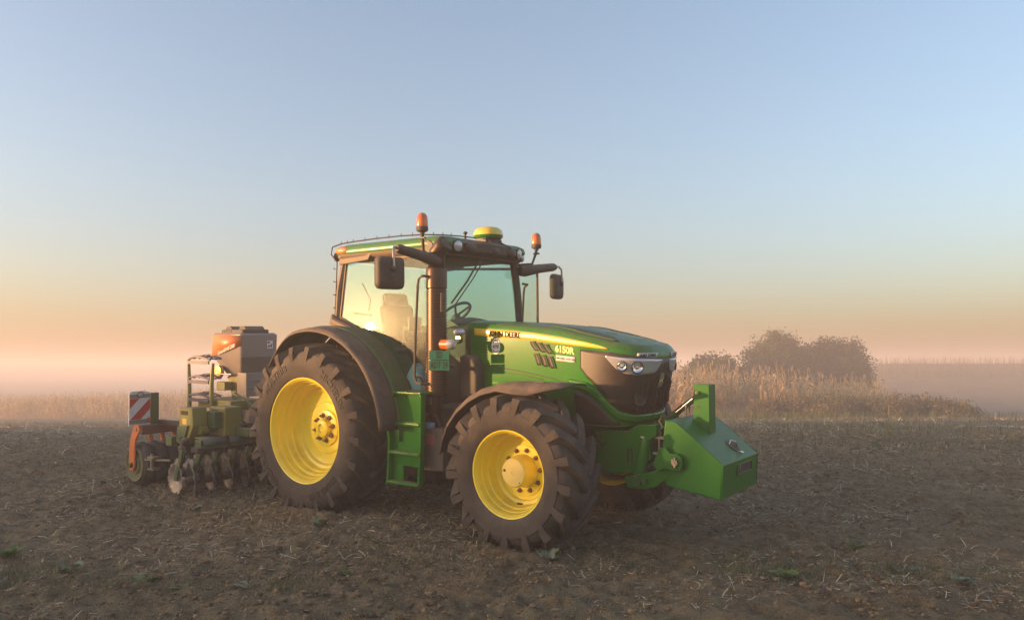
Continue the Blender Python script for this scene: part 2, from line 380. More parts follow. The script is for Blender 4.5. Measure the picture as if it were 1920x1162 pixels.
# ------------------------------------------------------------------ scatter tools
def strip(path, widths, side):
    """ribbon of quads along path; side = direction of the width"""
    v = []; f = []
    for i, (p, w) in enumerate(zip(path, widths)):
        v += [np.array(p) - np.array(side) * w / 2, np.array(p) + np.array(side) * w / 2]
        if i: f.append((2 * i - 2, 2 * i - 1, 2 * i + 1, 2 * i))
    return v, f
def join(parts_):
    V = []; F = []; n = 0
    for v, f in parts_:
        V.append(np.asarray(v, float)); F.append(np.asarray(f, int) + n); n += len(v)
    return np.concatenate(V), np.concatenate(F)
def scatter(variants, place):
    """place: list of (variant, x, y, z, rot, scale, tilt)"""
    Vs = []; Fs = []; n = 0
    for k, x, y, z, r, s, t in place:
        v, f = variants[k]; c, q = math.cos(r), math.sin(r); ct, st = math.cos(t), math.sin(t)
        v = v * s; v = np.stack([v[:, 0] * ct + v[:, 2] * st, v[:, 1], -v[:, 0] * st + v[:, 2] * ct], -1)
        Vs.append(np.stack([v[:, 0] * c - v[:, 1] * q + x, v[:, 0] * q + v[:, 1] * c + y, v[:, 2] + z], -1)); Fs.append(f + n); n += len(v)
    return np.concatenate(Vs), np.concatenate(Fs)

# ------------------------------------------------------------------ corn
def corn_plant(R, h, leaves=10, lo=0.2):
    P = []; lean = R.normal(0, .05, 2)
    def st(z): return np.array([lean[0] * z * z / h, lean[1] * z * z / h, z])
    for a in (0, math.pi / 2):
        P.append(strip([st(z) for z in np.linspace(-.08, h * .96, 5)], [.026, .024, .021, .016, .008], (math.cos(a), math.sin(a), 0)))
    for i in range(leaves):
        z0 = h * (lo + (.93 - lo) * i / leaves) + R.normal(0, .03); a = R.uniform(0, 6.28) if R.random() < .3 else (i % 2) * math.pi + R.normal(0, .5)
        L = R.uniform(.45, .90) * (1.0 if i < leaves - 2 else .6); d = np.array([math.cos(a), math.sin(a), 0]); sd = np.array([-math.sin(a), math.cos(a), 0])
        rise = R.uniform(.2, 1.0); droop = R.uniform(.6, 1.7); pts = []
        for t in np.linspace(0, 1, 6):
            pts.append(st(z0) + d * L * (t * .75 - .12 * t * t) + np.array([0, 0, L * (rise * t - droop * t * t)]) + sd * .05 * math.sin(5 * t + i))
        tw = sd * math.cos(.5) + np.array([0, 0, 1]) * R.normal(0, .6)
        P.append(strip(pts, np.array([.035, .07, .08, .066, .042, .008]) * R.uniform(.8, 1.3), tw / np.linalg.norm(tw)))
    for i in range(5):
        a = R.uniform(0, 6.28); d = np.array([math.cos(a), math.sin(a), 0]); q = R.uniform(.05, .2)
        P.append(strip([st(h * .93), st(h) + d * q * .5 + [0, 0, .06], st(h) + d * q + [0, 0, R.uniform(.02, .2)]], [.012, .012, .008], (-d[1], d[0], 0)))
    return join(P)
CV = [corn_plant(np.random.default_rng(100 + i), 2.50 + .05 * (i % 5), 10 + i % 4) for i in range(8)]
CT = [corn_plant(np.random.default_rng(300 + i), 2.85, 14, .08) for i in range(5)]
def edge(x):                      # front edge of the standing corn
    return 40.5 + np.maximum(7.5 - x, 0) * .56 + np.maximum(x - 18.75, 0) * 2.4
singles = []; mass = []
for row in range(15):
    x = -51 + rng.uniform(0, .3)
    while x < 31:
        dx = .21 + .03 * row; x += dx * rng.uniform(.6, 1.4)
        y = float(edge(x)) + row * .75 + rng.normal(0, .12) + .5 * math.sin(x * 1.2)
        if x > 11 and rng.random() < .25 * (x - 11) / 10: continue
        hgt = rng.uniform(.82, 1.1) * (1 - .22 * float(sstep(3, 20, -x))) * (1 - .22 * float(sstep(11, 19, x))) * (1 if row > 0 else .93)
        e = (int(rng.integers(8)), x, y, float(gbase(x, y)) - .02, rng.uniform(0, 6.28), hgt, abs(rng.normal(0, .10)))
        if row < 3 and 6.3 < x < 21.7 and len(singles) < 220: singles.append(e)
        else: mass.append(e)
V, F = scatter(CV, mass); o = part('corn_field', fast_mesh('corn_field', V, F), CORN, None)
tag(o, 'dense mass of dry tan corn standing behind the tractor', 'corn field', kind='stuff')
corn_me = []
for i, (v, f) in enumerate(CV):
    me = fast_mesh('corn_plant', v, f); me.materials.append(CORN); corn_me.append(me)
for k, x, y, z, r, s, t in singles:
    o = bpy.data.objects.new('corn_plant', corn_me[k]); C.objects.link(o)
    o.location = (x, y, z); o.rotation_euler = (0, t, r); o.scale = (s, s, s)
    tag(o, 'dry tan corn plant in the front rows right of the tractor', 'corn plant', 'corn plants along the field edge')
# corn added out of view at left to shade ground and lower tractor
side = []
for row in range(15):
    y = -20.0
    while y < 17:
        y += .21 * rng.uniform(.6, 1.4); x = -20 - .18 * (y + 10) - row * .75 + rng.normal(0, .1)
        side.append((int(rng.integers(5)), x, y, float(gbase(x, y)) - .02, rng.uniform(0, 6.28), rng.uniform(.92, 1.08), abs(rng.normal(0, .08))))
V, F = scatter(CT, side); o = part('corn_field', fast_mesh('corn_shade_block', V, F), CORN, None)
tag(o, 'unseen tall dry corn added at left to shade the lower tractor', 'corn field', kind='stuff')
# far corn on the low hill at the right
FV = [corn_plant(np.random.default_rng(500 + i), 2.0, 6, .1) for i in range(3)]
far = []
for k in range(2600):
    y = rng.uniform(100, 122); x = y * rng.uniform(.40, .95)
    far.append((int(rng.integers(3)), x, y, float(gbase(x, y)), rng.uniform(0, 6.28), rng.uniform(.35, .6), .1))
V, F = scatter(FV, far); o = part('distant_corn', fast_mesh('distant_corn', V, F), CORN_G, None)
tag(o, 'hazy strip of distant corn along the low hill at right', 'corn field', kind='stuff')

# ------------------------------------------------------------------ trees and weed bushes
def leaf_cloud(R, centers, per, size, spread):
    c = np.repeat(np.asarray(centers), per, 0); n = len(c)
    p = c + R.normal(0, 1, (n, 3)) * spread
    a = R.normal(0, 1, (n, 3)); a /= np.linalg.norm(a, axis=1)[:, None]
    b = np.cross(a, R.normal(0, 1, (n, 3))); b /= np.linalg.norm(b, axis=1)[:, None]
    s = size * R.uniform(.6, 1.4, n)[:, None]
    V = np.stack([p - a * s, p + b * s * .45 - a * s * .1, p + a * s, p - b * s * .45 - a * s * .1], 1).reshape(-1, 3)
    return V, np.arange(4 * n).reshape(-1, 4)
def make_tree(name, label, x, y, lobes, seed, nclump=420, trunk_h=1.6, K=.97):
    x, y = x * K - .95, y * K; lobes = [tuple(q * K * ((1.02 if j == 2 else .94) if j in (2, 5) else 1.04) for j, q in enumerate(l)) for l in lobes]; trunk_h *= K
    R = np.random.default_rng(seed); z = float(gbase(x, y))
    t = thing(name, label, 'tree', (x, y, z), 'trees behind the corn field', Matrix())
    cl = []; tot = sum(l[3] * l[4] * l[5] for l in lobes)
    limbs = MB()
    for lx, ly, lz, rx, ry, rz in lobes:
        k = int(nclump * rx * ry * rz / tot) + 8
        d = R.normal(0, 1, (k, 3)); d /= np.linalg.norm(d, axis=1)[:, None]
        rr = R.uniform(.25, 1.0, k) ** .5 * R.uniform(.85, 1.12, k)
        cl.append(np.array([x + lx, y + ly, z + lz]) + d * rr[:, None] * [rx, ry, rz])
        for q in range(4):
            e = np.array([x + lx, y + ly, z + lz]) + R.normal(0, .4, 3) * [rx, ry, rz]
            m0 = np.array([x + lx * .3, y, z + trunk_h * .7])
            limbs.tube([(x, y, z + .3 * trunk_h), m0, (m0 + e) / 2 + R.normal(0, .15, 3), e], [.13, .10, .06, .02], 6)
    limbs.tube([(x, y, z - .3), (x + .05, y, z + .6), (x, y, z + trunk_h)], [.24, .18, .14], 9)
    cl = np.concatenate(cl); cl = cl[cl[:, 2] > z + .15]
    twig = cl[R.random(len(cl)) < .22]; twig = twig + (twig - np.array([x, y, z + 2.2])) * R.uniform(.02, .10, (len(twig), 1))
    V1, F1 = leaf_cloud(R, cl, 50, .115, .29); V2, F2 = leaf_cloud(R, twig, 24, .095, .18)
    V = np.concatenate([V1, V2]) - [x, y, z]; F = np.concatenate([F1, F2 + len(V1)])
    part('trunk', limbs, BARK, t); part('crown', fast_mesh('crown', V, F, False), LEAF, t)
make_tree('bushy_tree', 'tallest bushy dark green tree, left of the pair behind the corn', 22.2, 62,
          [(-.6, 0, 3.7, 2.6, 2.4, 1.9), (1.3, .4, 3.5, 2.0, 2.2, 1.7), (-2.0, 0, 2.6, 1.5, 2, 1.5), (-.5, 0, 5.2, 1.6, 1.6, 1.0), (.8, -.6, 1.8, 2.6, 2, 1.6)], 11, 520)
make_tree('bushy_tree', 'broad rounded dark green tree at the right end of the clump', 26.6, 63,
          [(0, 0, 3.6, 2.5, 2.4, 1.9), (1.2, 0, 2.7, 1.7, 2.2, 1.8), (-1.6, 0, 3.2, 1.7, 2, 1.7), (.2, 0, 4.7, 1.9, 1.7, 1.0), (-.3, -.5, 1.7, 2.6, 2, 1.5)], 12, 520)
make_tree('bushy_tree', 'smallest low light green tree left of the two big trees', 16.4, 60,
          [(0, 0, 3.1, 1.7, 1.5, 1.2), (-1.3, 0, 2.6, 1.3, 1.3, 1.0), (1.3, 0, 2.6, 1.4, 1.3, 1.1), (0, 0, 1.6, 2.4, 1.4, 1.3)], 13, 380, 1.2)
bush_spots = [(8.6, 26.6, .75, 1.0), (9.7, 26.3, .85, 1.15), (10.7, 26.1, .9, 1.2), (11.6, 25.9, .85, 1.3), (12.5, 25.9, .9, 1.25), (13.3, 25.7, .75, 1.2), (14.1, 25.9, .62, 1.0), (12.0, 24.9, .45, .9), (13.7, 24.6, .4, .9), (10.2, 25.2, .45, 1.0)]
for i, (x, y, h, w) in enumerate((a * 1.5, b * 1.5, c * 1.5, d * 1.5) for a, b, c, d in bush_spots):
    R = np.random.default_rng(700 + i); z = float(gbase(x, y)); n = 70
    d = R.normal(0, 1, (n, 3)); d /= np.linalg.norm(d, axis=1)[:, None]; d[:, 2] = np.abs(d[:, 2])
    c = d * (R.uniform(.2, 1, n) ** .5)[:, None] * [w * .8, w * .7, h] + [0, 0, .05]
    c[:, 2] *= .72; V, F = leaf_cloud(R, c, 50, .058, .16)
    blades = []
    for k in range(90):
        a = R.uniform(0, 6.28); q = R.uniform(.1, 1.0) * w; b0 = np.array([math.cos(a) * q * .7, math.sin(a) * q * .6, 0]); hh = h * R.uniform(.5, 1.05)
        dd = np.array([math.cos(a), math.sin(a), 0]) * R.uniform(.05, .35)
        blades.append(strip([b0, b0 + dd * .4 + [0, 0, hh * .6], b0 + dd + [0, 0, hh]], [.026, .022, .006], (-math.sin(a), math.cos(a), 0)))
    v2, f2 = join(blades); V, F = np.concatenate([V, v2]), np.concatenate([F, f2 + len(V)])
    o = part('weed_bush', fast_mesh('weed_bush', V, F, False), CORN_G, None); o.location = (x, y, z)
    tag(o, 'tangled green-brown weed bush at the corn field corner on the right', 'bush', 'weed bushes at the corn edge')

# ------------------------------------------------------------------ the tractor
T = thing('tractor', 'big dusty green and yellow tractor standing on the tilled field', 'tractor', (0, 0, 0))

# ---- wheels (local frame: axle along y, outer face at -y)
def lug_tyre(R, hw, rb, nl, lh, lw, sweep):
    """carcass by lathe, chevron lugs as swept bars; R = carcass crown radius"""
    def crown(y): return R - .035 * (abs(y) / hw) ** 3
    half = [(rb, .82), (rb + .02, .90), (rb + .35 * (R - rb), 1.0), (rb + .62 * (R - rb), .995), (R - .10, .955), (R - .06, .90), (R - .032, .80), (R - .012, .55), (R - .002, .25), (R, 0)]
    prof = [(r, -y * hw) for r, y in half] + [(r, y * hw) for r, y in half[-2::-1]]
    m = MB().lathe(prof, 96)
    for sd in (-1, 1):
        for k in range(nl):
            a0 = 2 * math.pi * (k + (.5 if sd > 0 else 0)) / nl
            sec = []
            # (fraction across from shoulder to centre, angle swept, height, half width, radius override)
            for t in (-.14, -.05, 0, .12, .3, .5, .7, .88, 1.0):
                if t < 0:
                    y = sd * hw * (1.0 if t < -.1 else .985); rr = R - (.150 if t < -.1 else .065); ang = a0 + (.02 if t < -.1 else .008); h = .002 if t < -.1 else .016; w = lw * (.62 if t < -.1 else .95); sideways = True
                else:
                    y = sd * (hw * .985 * (1 - t) - .05 * hw * t); rr = crown(y); ang = a0 - sweep * (t ** 1.35); h = lh * (1 if t < .95 else .86); w = lw * (.95 + .1 * t); sideways = False
                sec.append((y, rr, ang, h, w, sideways))
            rings = []
            for i, (y, rr, ang, h, w, sw) in enumerate(sec):
                j0, j1 = max(i - 1, 0), min(i + 1, len(sec) - 1)
                # tangent in the unrolled (s = R*angle, y) plane
                ts, ty_ = R * (sec[j1][2] - sec[j0][2]), sec[j1][0] - sec[j0][0]
                L = math.hypot(ts, ty_) or 1; ns, nyy = -ty_ / L, ts / L
                if sw or i == 2: ns, nyy = (1.0 if sd < 0 else -1.0) * (1 if -ty_ * sd < 0 else 1), 0.0
                ring = []
                if i == 2: ns = -1.0 if ty_ > 0 else 1.0
                if sw: ns = -1.0 if sd < 0 else 1.0
                for q, top in ((-1, 0), (-.72, 1), (.72, 1), (1, 0)):
                    aa = ang + ns * q * w / R; yy = y + nyy * q * w
                    if sw:
                        r2 = rr + (0 if not top else .012); yo = yy + sd * (h if top else -.06)
                        ring.append((r2 * math.cos(aa), yo, r2 * math.sin(aa)))
                    else:
                        base = crown(min(max(yy, -hw), hw)) - .06
                        r2 = base + (h + .06 if top else 0)
                        if i == 2 and top: yy = yy + sd * .004
                        ring.append((r2 * math.cos(aa), yy, r2 * math.sin(aa)))
                rings.append(ring)
            m.loft(rings, True, True)
    return m
def sidewall_text(m, body, rad, a_mid, size, y, flip=False):
    v, f = text_mesh(body, size, extrude=.003, spacing=1.1, bold=.002)
    out = []
    for x, yy, z in v:
        r = rad + yy; a = a_mid - x / rad
        out.append((r * math.cos(a), y - z, r * math.sin(a)))
    m.add(out, f)

def wheel(name, R, hw, rb, nl, lh, lw, sweep, rim_prof, loc, hubs, texts, spin):
    rm = MB().lathe(rim_prof, 72)
    w = part(name, rm, YELLOW, T, angle=24); w.location = loc
    ORG[w] = (0, 0, 0)
    part('tyre', lug_tyre(R, hw, rb, nl, lh, lw, sweep), RUBBER, w, angle=30).rotation_euler = (0, spin, 0)
    hubs(w)
    if texts:
        for body, rad, mid, size, yy in texts:
            tm = MB(); sidewall_text(tm, body, rad, math.radians(mid), size, yy)
            part('tyre_lettering', tm, RUB_L, w, angle=20, fix=False)
    return w
def bolts(w, rad, y, n, r, L, ph=0, mat=BLACK_D):
    for k in range(n):
        a = 2 * math.pi * k / n + ph; c = (rad * math.cos(a), 0, rad * math.sin(a))
        me = MB().lathe([(r, y + .01), (r, y - L * .55), (r * .62, y - L * .6), (r * .58, y - L), (.001, y - L)], 6, c).lathe([(r * 1.5, y + .004), (r * 1.5, y - .006), (r, y - .007)], 12, c)
        part('wheel_nut', me, mat, w)
def rear_hub(w):
    part('hub', MB().lathe([(.21, .07), (.205, .035), (.19, .03), (.105, .03), (.10, -.02), (.085, -.03), (.05, -.032), (.045, -.015), (.02, -.013), (.001, -.013)], 40), YELLOW, w)
    bolts(w, .142, .03, 8, .021, .055, .2, paint('hub_bolt_rust', (.20, .11, .045), .5, dust=.2) if 'hub_bolt_rust' not in MATS else MATS['hub_bolt_rust'])
    part('valve', MB().tube([(-.30, .05, .36), (-.305, -.0, .365)], .008, 6), BLACK, w)
def front_hub(w):
    part('hub', MB().lathe([(.24, .045), (.235, .03), (.155, .03), (.150, .0), (.142, -.06), (.137, -.118), (.128, -.128), (.001, -.128)], 44), YELLOW, w)
    c = MB().lathe([(.128, -.1285), (.126, -.133), (.02, -.134), (.018, -.130), (.001, -.130)], 40)
    part('hub_cap', c, YEL_P, w)
    part('hub_plug', MB().lathe([(.012, -.13), (.012, -.14), (.001, -.141)], 10, (-.10, 0, .015)), BLACK, w); part('hub_plug', MB().lathe([(.006, -.13), (.006, -.137), (.001, -.138)], 8, (.07, 0, -.085)), BLACK, w)
    bolts(w, .192, .03, 10, .016, .04, .1, MATS.get('hub_bolt_rust') or BLACK_D)
    part('valve', MB().tube([(.02, -.02, -.30), (.012, -.085, -.285)], .009, 6), BLACK, w)
REAR_RIM = [(.560, .27), (.590, .268), (.575, .24), (.53, .22), (.50, .10), (.52, .0), (.552, -.20), (.560, -.245), (.592, -.262), (.594, -.272), (.586, -.279), (.574, -.276), (.562, -.262),
            (.549, -.245), (.540, -.20), (.528, -.185), (.520, -.13), (.500, -.115), (.490, -.06), (.472, -.045), (.468, .0), (.455, .02), (.425, .028), (.405, .055), (.36, .065), (.30, .066), (.285, .055), (.22, .055), (.15, .06), (.05, .06)]
FRONT_RIM = [(.376, .222), (.405, .218), (.39, .19), (.35, .17), (.335, .05), (.35, -.05), (.378, -.19), (.408, -.214), (.410, -.222), (.402, -.229), (.391, -.226), (.380, -.213),
             (.370, -.20), (.360, -.15), (.350, -.14), (.342, -.085), (.328, -.072), (.322, -.01), (.312, .012), (.285, .022), (.27, .038), (.22, .042), (.05, .042)]
wheel('rear_wheel', .905, .322, .578, 21, .062, .052, .36, REAR_RIM, (0, -.955, .89), rear_hub,
      [('MICHELIN', .725, 42, .105, -.3265), ('MULTIBIB', .725, 128, .105, -.3265), ('650/65 R 42', .725, -58, .09, -.3265), ('MICHELIN', .725, 218, .105, -.3265)], .05)
wheel('front_wheel', .675, .268, .394, 17, .060, .058, .40, FRONT_RIM, (2.765, -.945, .6755), front_hub, [], .1)
w = wheel('rear_wheel', .905, .322, .578, 21, .062, .052, .36, REAR_RIM, (0, .955, .89), rear_hub, [], .2); w.scale = (1, -1, 1)
w = wheel('front_wheel', .675, .268, .394, 17, .060, .058, .40, FRONT_RIM, (2.765, .945, .6755), front_hub, [], .2); w.scale = (1, -1, 1)

# ---- hood: one lofted shell, parameter u runs from the near rear edge round the nose to the far rear edge
X0, XC = 1.72, 3.18
def hw_(x): return .455 + .045 * (min(x, XC) - X0)
def xn(z): return 3.79 - (1.75 - z) * .27
_ph = np.linspace(0, math.pi / 2, 400); PW = 2 / 3.3
_px = XC + .61 * np.sin(_ph) ** PW; _py = -.52 * np.cos(_ph) ** PW; _py[-1] = 0
_us = np.concatenate([[0], np.cumsum(np.hypot(np.diff(_px), np.diff(_py)))]); LS = XC - X0; UH = LS + _us[-1]
def hood_pt(u, z, off=0):
    sg = 1
    if u > UH: u = 2 * UH - u; sg = -1
    def base(u):
        tuck = max(0, 1.42 - z) * .10
        if u <= LS: x = X0 + u; return np.array([x, -(hw_(x) - tuck)])
        p = np.interp(u - LS, _us, _ph)
        return np.array([XC + (xn(z) - XC) * math.sin(p) ** PW, -(hw_(XC) - tuck) * max(math.cos(p), 0) ** PW if u < UH - 1e-6 else 0.0])
    p = base(u)
    if off:
        t = base(min(u + .01, UH)) - base(max(u - .01, 0)); nrm = np.array([t[1], -t[0]]); nrm /= np.linalg.norm(nrm) + 1e-9
        p = p + nrm * off
    return (float(p[0]), float(p[1]) * sg, z)
def u_x(x): return x - X0
def u_y(y): return LS + float(np.interp(y, _py, _us))     # y negative (near side of the nose)
def zs(u):
    x = hood_pt(u, 1.75)[0]
    return pl(x, [(1.72, 2.03), (2.4, 1.985), (2.9, 1.925), (3.2, 1.87), (3.43, 1.822), (3.6, 1.78), (3.8, 1.745)])
def zt(x): return pl(x, [(1.72, 2.095), (2.4, 2.065), (2.9, 2.02), (3.15, 1.975), (3.4, 1.93)])
SR = [(0, 0), (.012, .22), (.035, .42), (.05, .50), (.08, .60), (.10, .64), (.16, .75), (.3, .87), (.55, .96), (1, 1)]
def top_pt(u, s, up=0):
    x, y, z = hood_pt(u, zs(u)); ix = min(x, 3.12); iz = zt(ix); fz = float(np.interp(s, [a for a, _ in SR], [b for _, b in SR]))
    k = float(sstep(LS - .25, LS + .35, min(u, 2 * UH - u))); fz = fz * (1 - k) + k * float(np.interp(s, (0, .05, .10, .3, .58, 1), (0, .22, .36, .55, .76, 1)))
    return (x + (ix - x) * s, y * (1 - s), z + (iz - z) * fz + up)
us = list(np.linspace(0, LS, 24)) + list(np.linspace(LS, UH, 30))[1:]; us = us + [2 * UH - u for u in us[-2::-1]]
gridp = []
for u in us:
    z1 = zs(u)
    gridp.append([hood_pt(u, 1.08 + (z1 - 1.08) * k / 14) for k in range(15)] + [top_pt(u, s) for s, _ in SR[1:]])
part('hood', MB().grid(gridp), GREEN, T, angle=50)
def patch(u0, u1, zl, zu, off, nu=24, nv=6):
    pts = []
    for i in range(nu + 1):
        u = u0 + (u1 - u0) * i / nu; a, b = zl(u), zu(u)
        pts.append([hood_pt(u, a + (b - a) * j / nv, off) for j in range(nv + 1)])
    return MB().grid(pts)
def lin(*p): return lambda u: pl(u, p)
for near in (1, 0):
    def U(u): return u if near else 2 * UH - u
    def mk(name, u0, u1, zl, zu, off, mat, sol=.006, nu=24, nv=5, label=None):
        a, b = (u0, u1) if near else (2 * UH - u1, 2 * UH - u0)
        f = (lambda g: (lambda u: g(u if near else 2 * UH - u)))
        return part(name, patch(a, b, f(zl), f(zu), off, nu, nv), mat, T, solid=sol, label=label)
    mk('hood_stripe', .10, 1.73, lin((.10, 1.935), (.86, 1.888), (1.24, 1.845), (1.5, 1.822), (1.73, 1.802)), lin((.10, 2.012), (.86, 1.962), (1.24, 1.912), (1.5, 1.868), (1.66, 1.832), (1.73, 1.806)), .004, STRIPE, .006, 40, 3)
    # dark mesh panel low on the side, below the curved green band
    mk('side_mesh', 1.36, u_y(-.44), lin((1.36, 1.10), (2.2, 1.09)), lin((1.36, 1.425), (1.52, 1.37), (1.66, 1.29), (1.78, 1.19), (1.86, 1.13), (2.2, 1.10)), .004, GRILLE, .006, 30, 4)
    band = lin((1.30, 1.455), (1.52, 1.40), (1.68, 1.31), (1.80, 1.21), (1.92, 1.145), (2.1, 1.115), (2.6, 1.105))
    band2 = lin((1.30, 1.52), (1.50, 1.49), (1.66, 1.41), (1.78, 1.31), (1.92, 1.22), (2.1, 1.185), (2.6, 1.175))
    mk('curved_band', 1.30, UH, band, band2, .012, GREEN, .018, 50, 3)
    # body seam
    mk('panel_seam', .18, 1.34, lin((.18, 1.630), (.75, 1.567), (1.07, 1.518), (1.34, 1.456)), lin((.18, 1.638), (.75, 1.575), (1.07, 1.526), (1.34, 1.464)), .003, BLACK, .004, 20, 1)
    mk('panel_seam', .18, 1.0, lin((.18, 1.585), (.75, 1.535), (1.0, 1.495)), lin((.18, 1.590), (.75, 1.54), (1.0, 1.50)), .003, BLACK, .004, 20, 1)
    # louvres, two rows of three slanted slots
    for r in range(2):
        for c in range(3):
            x = 2.555 + c * .082 + r * .045; z1 = (1.875 if r == 0 else 1.755) - c * .014; hgt = .095 if r == 0 else .115
            lv = MB(); pts = []
            for k in range(7):
                t = k / 6; zz = z1 - hgt * t; sx_ = x + .085 * t ** (1.5 if r == 0 else .9) * (.55 if r else .8)
                ww = .058
                pts.append([hood_pt(U(u_x(sx_ + ww * j / 2)), zz, .004) for j in range(3)])
            part('louvre', lv.grid(pts), BLACK, T, solid=.006)
            rim_ = MB().tube([hood_pt(U(u_x(x + .062 + .085 * (k / 6) ** (1.5 if r == 0 else .9) * (.55 if r else .8))), z1 - hgt * k / 6, .008) for k in range(7)], .006, 6)
            part('louvre_fin', rim_, GREEN, T)
    # grille mask round the nose
    gl = lin((1.44, 1.62), (1.52, 1.53), (1.60, 1.475), (1.70, 1.40), (1.80, 1.315), (1.92, 1.235), (2.1, 1.195), (2.6, 1.185))
    gu = lin((1.42, 1.80), (1.75, 1.775), (1.95, 1.745), (2.2, 1.722), (2.6, 1.70))
    mk('grille_mask', 1.44, UH, gl, gu, .006, GRILLE, .008, 60, 8)
    for k in range(5):
        yy = -.06 - .062 * k; u = u_y(yy)
        part('grille_slat', MB().tube([hood_pt(U(u + .022 * (z - 1.2)), z, .016) for z in np.linspace(1.21, 1.56 - .02 * k, 6)], .008, 5), GRILLE, T)
    # headlight: lens, two bowls
    ho, hi = u_y(-.512), u_y(-.075)
    hu = lin((ho, 1.742), (ho + .2, 1.722), (hi, 1.700))
    hl = lin((ho, 1.735), (ho + .06, 1.675), (ho + .13, 1.615), (ho + .22, 1.575), (ho + .32, 1.562), (hi - .09, 1.575), (hi - .04, 1.62), (hi, 1.685))
    h = mk('headlight', ho, hi, hl, hu, .013, LAMPG, .012, 40, 6)
    for du, dz, r in ((.17, 1.645, .042), (.31, 1.636, .050)):
        c = Vector(hood_pt(U(ho + du), dz, .016)); c2 = Vector(hood_pt(U(ho + du), dz, .05)); nrm = (c2 - c).normalized(); q = nrm.to_track_quat('Z', 'Y').to_matrix().to_4x4(); q.translation = c
        b_ = MB().lathe([(r * 1.08, .004), (r, .014), (r * .9, .008), (r * .5, .002), (.012, .004), (.010, .016), (.001, .017)], 24, axis='z')
        b_.v = [tuple(q @ Vector(p)) for p in b_.v]
        part('lamp_bowl', b_, BOWL, h); 
        b2 = MB().lathe([(r * 1.08, .006), (r * 1.22, .006), (r * 1.22, .010), (r * 1.06, .014)], 24, axis='z'); b2.v = [tuple(q @ Vector(p)) for p in b2.v]
        part('lamp_ring', b2, BLACK, h)
    # fog lamp recess low in the grille
    c = Vector(hood_pt(U(u_y(-.30)), 1.345, .008)); nrm = (Vector(hood_pt(U(u_y(-.30)), 1.345, .05)) - c).normalized(); q = nrm.to_track_quat('Z', 'Y').to_matrix().to_4x4(); q.translation = c
    b_ = MB().lathe([(.075, 0), (.078, .012), (.068, .014), (.06, .004), (.022, .002), (.02, .012), (.001, .014)], 22, axis='z'); b_.v = [tuple(q @ Vector(p)) for p in b_.v]
    part('grille_lamp', b_, BLACK_D, T)
    # long sunken panel in the top of the hood
    tp = []
    for i in range(13):
        u = u_x(2.75) + (u_x(3.16) + .42 - u_x(2.75)) * i / 12; wdt = .02 + .10 * math.sin(math.pi * min(1, i / 12 * .6 + .08))
        tp.append([top_pt(U(u), .30 + wdt * (j / 3 - .5) * 2.6, .005) for j in range(4)])
    part('hood_inset', MB().grid(tp), GREEN_D, T, solid=.005)
    # stickers on the nose lip
    for a, txt in ((u_y(-.30), 'AMS DEMO') if near else (u_y(-.24), 'TOUR 2015'),):
        half = .125
        sp = patch(U(a) - half, U(a) + half, lambda u: 1.722, lambda u: 1.766, .005, 12, 2)
        part('nose_sticker', sp, WHITE, T, solid=.003)
        v, f = text_mesh(txt, .038, spacing=1.05, bold=.0012)
        part('sticker_text', MB().add([hood_pt(U(a) + x, 1.744 + y, .0095) for x, y, z in v], f), INK, T, fix=False, angle=10)
# nose badge with a leaping deer
def nose_patch(poly, zc, off, yc):
    return [hood_pt(UH + (x + yc), zc + z, off) for x, z in poly]
def rrect(w, h, r, n=5):
    out = []
    for cx, cy, a0 in ((w - r, h - r, 0), (-w + r, h - r, 90), (-w + r, -h + r, 180), (w - r, -h + r, 270)):
        for k in range(n + 1):
            a = math.radians(a0 + 90 * k / n); out.append((cx + r * math.cos(a), cy + r * math.sin(a)))
    return out
bd = rrect(.052, .068, .03); ring = [nose_patch(bd, 1.50, .008, 0), nose_patch(bd, 1.50, .018, 0), nose_patch([(x * .86, z * .86) for x, z in bd], 1.50, .02, 0)]
bad = part('nose_badge', MB().loft(ring), paint('badge_grey_green', (.16, .20, .13), .35, dust=.2), T)
deer = [(-.040, -.012), (-.028, .002), (-.012, .006), (.006, .008), (.014, .022), (.010, .040), (.016, .046), (.019, .030), (.024, .026), (.032, .024), (.031, .018), (.022, .014), (.020, .000), (.032, -.014), (.036, -.028), (.031, -.028), (.024, -.014), (.010, -.008), (-.010, -.010), (-.022, -.008), (-.034, -.030), (-.040, -.044), (-.044, -.042), (-.038, -.026), (-.030, -.010)]
part('deer_emblem', MB().loft([nose_patch(deer, 1.50, .0205, 0), nose_patch(deer, 1.50, .024, 0)]), YEL_P, bad, angle=20)
# lettering on the near side
def side_text(name, body, x, z, size, mat, shear=0, slope=0, off=.0085, bold=0.0, spacing=1.0):
    v, f = text_mesh(body, size, shear=shear, bold=bold, spacing=spacing)
    for far_ in (0, 1):
        sgn = -1 if far_ else 1
        part(name, MB().add([hood_pt((u_x(x + sgn * a)) if not far_ else 2 * UH - u_x(x + sgn * a), z + b + slope * sgn * a, off) for a, b, c in v], f), mat, T, fix=False, angle=10)
side_text('maker_lettering', 'JOHN DEERE', 2.235, 1.943, .072, INK, slope=-.07, off=.012, bold=.002)
side_text('model_lettering', '6150R', 2.975, 1.790, .088, GOLD, slope=-.12, bold=.003, off=.005, spacing=.95)
def side_quad(name, x0, x1, z0, z1, slope, mat, off=.004):
    pts = [[hood_pt(u_x(x0 + (x1 - x0) * i / 6), z0 + (z1 - z0) * j / 2 + slope * (x1 - x0) * i / 6, off) for j in range(3)] for i in range(7)]
    return part(name, MB().grid(pts), mat, T, solid=.003)
side_quad('side_sticker', 2.875, 3.10, 1.688, 1.743, -.08, WHITE)
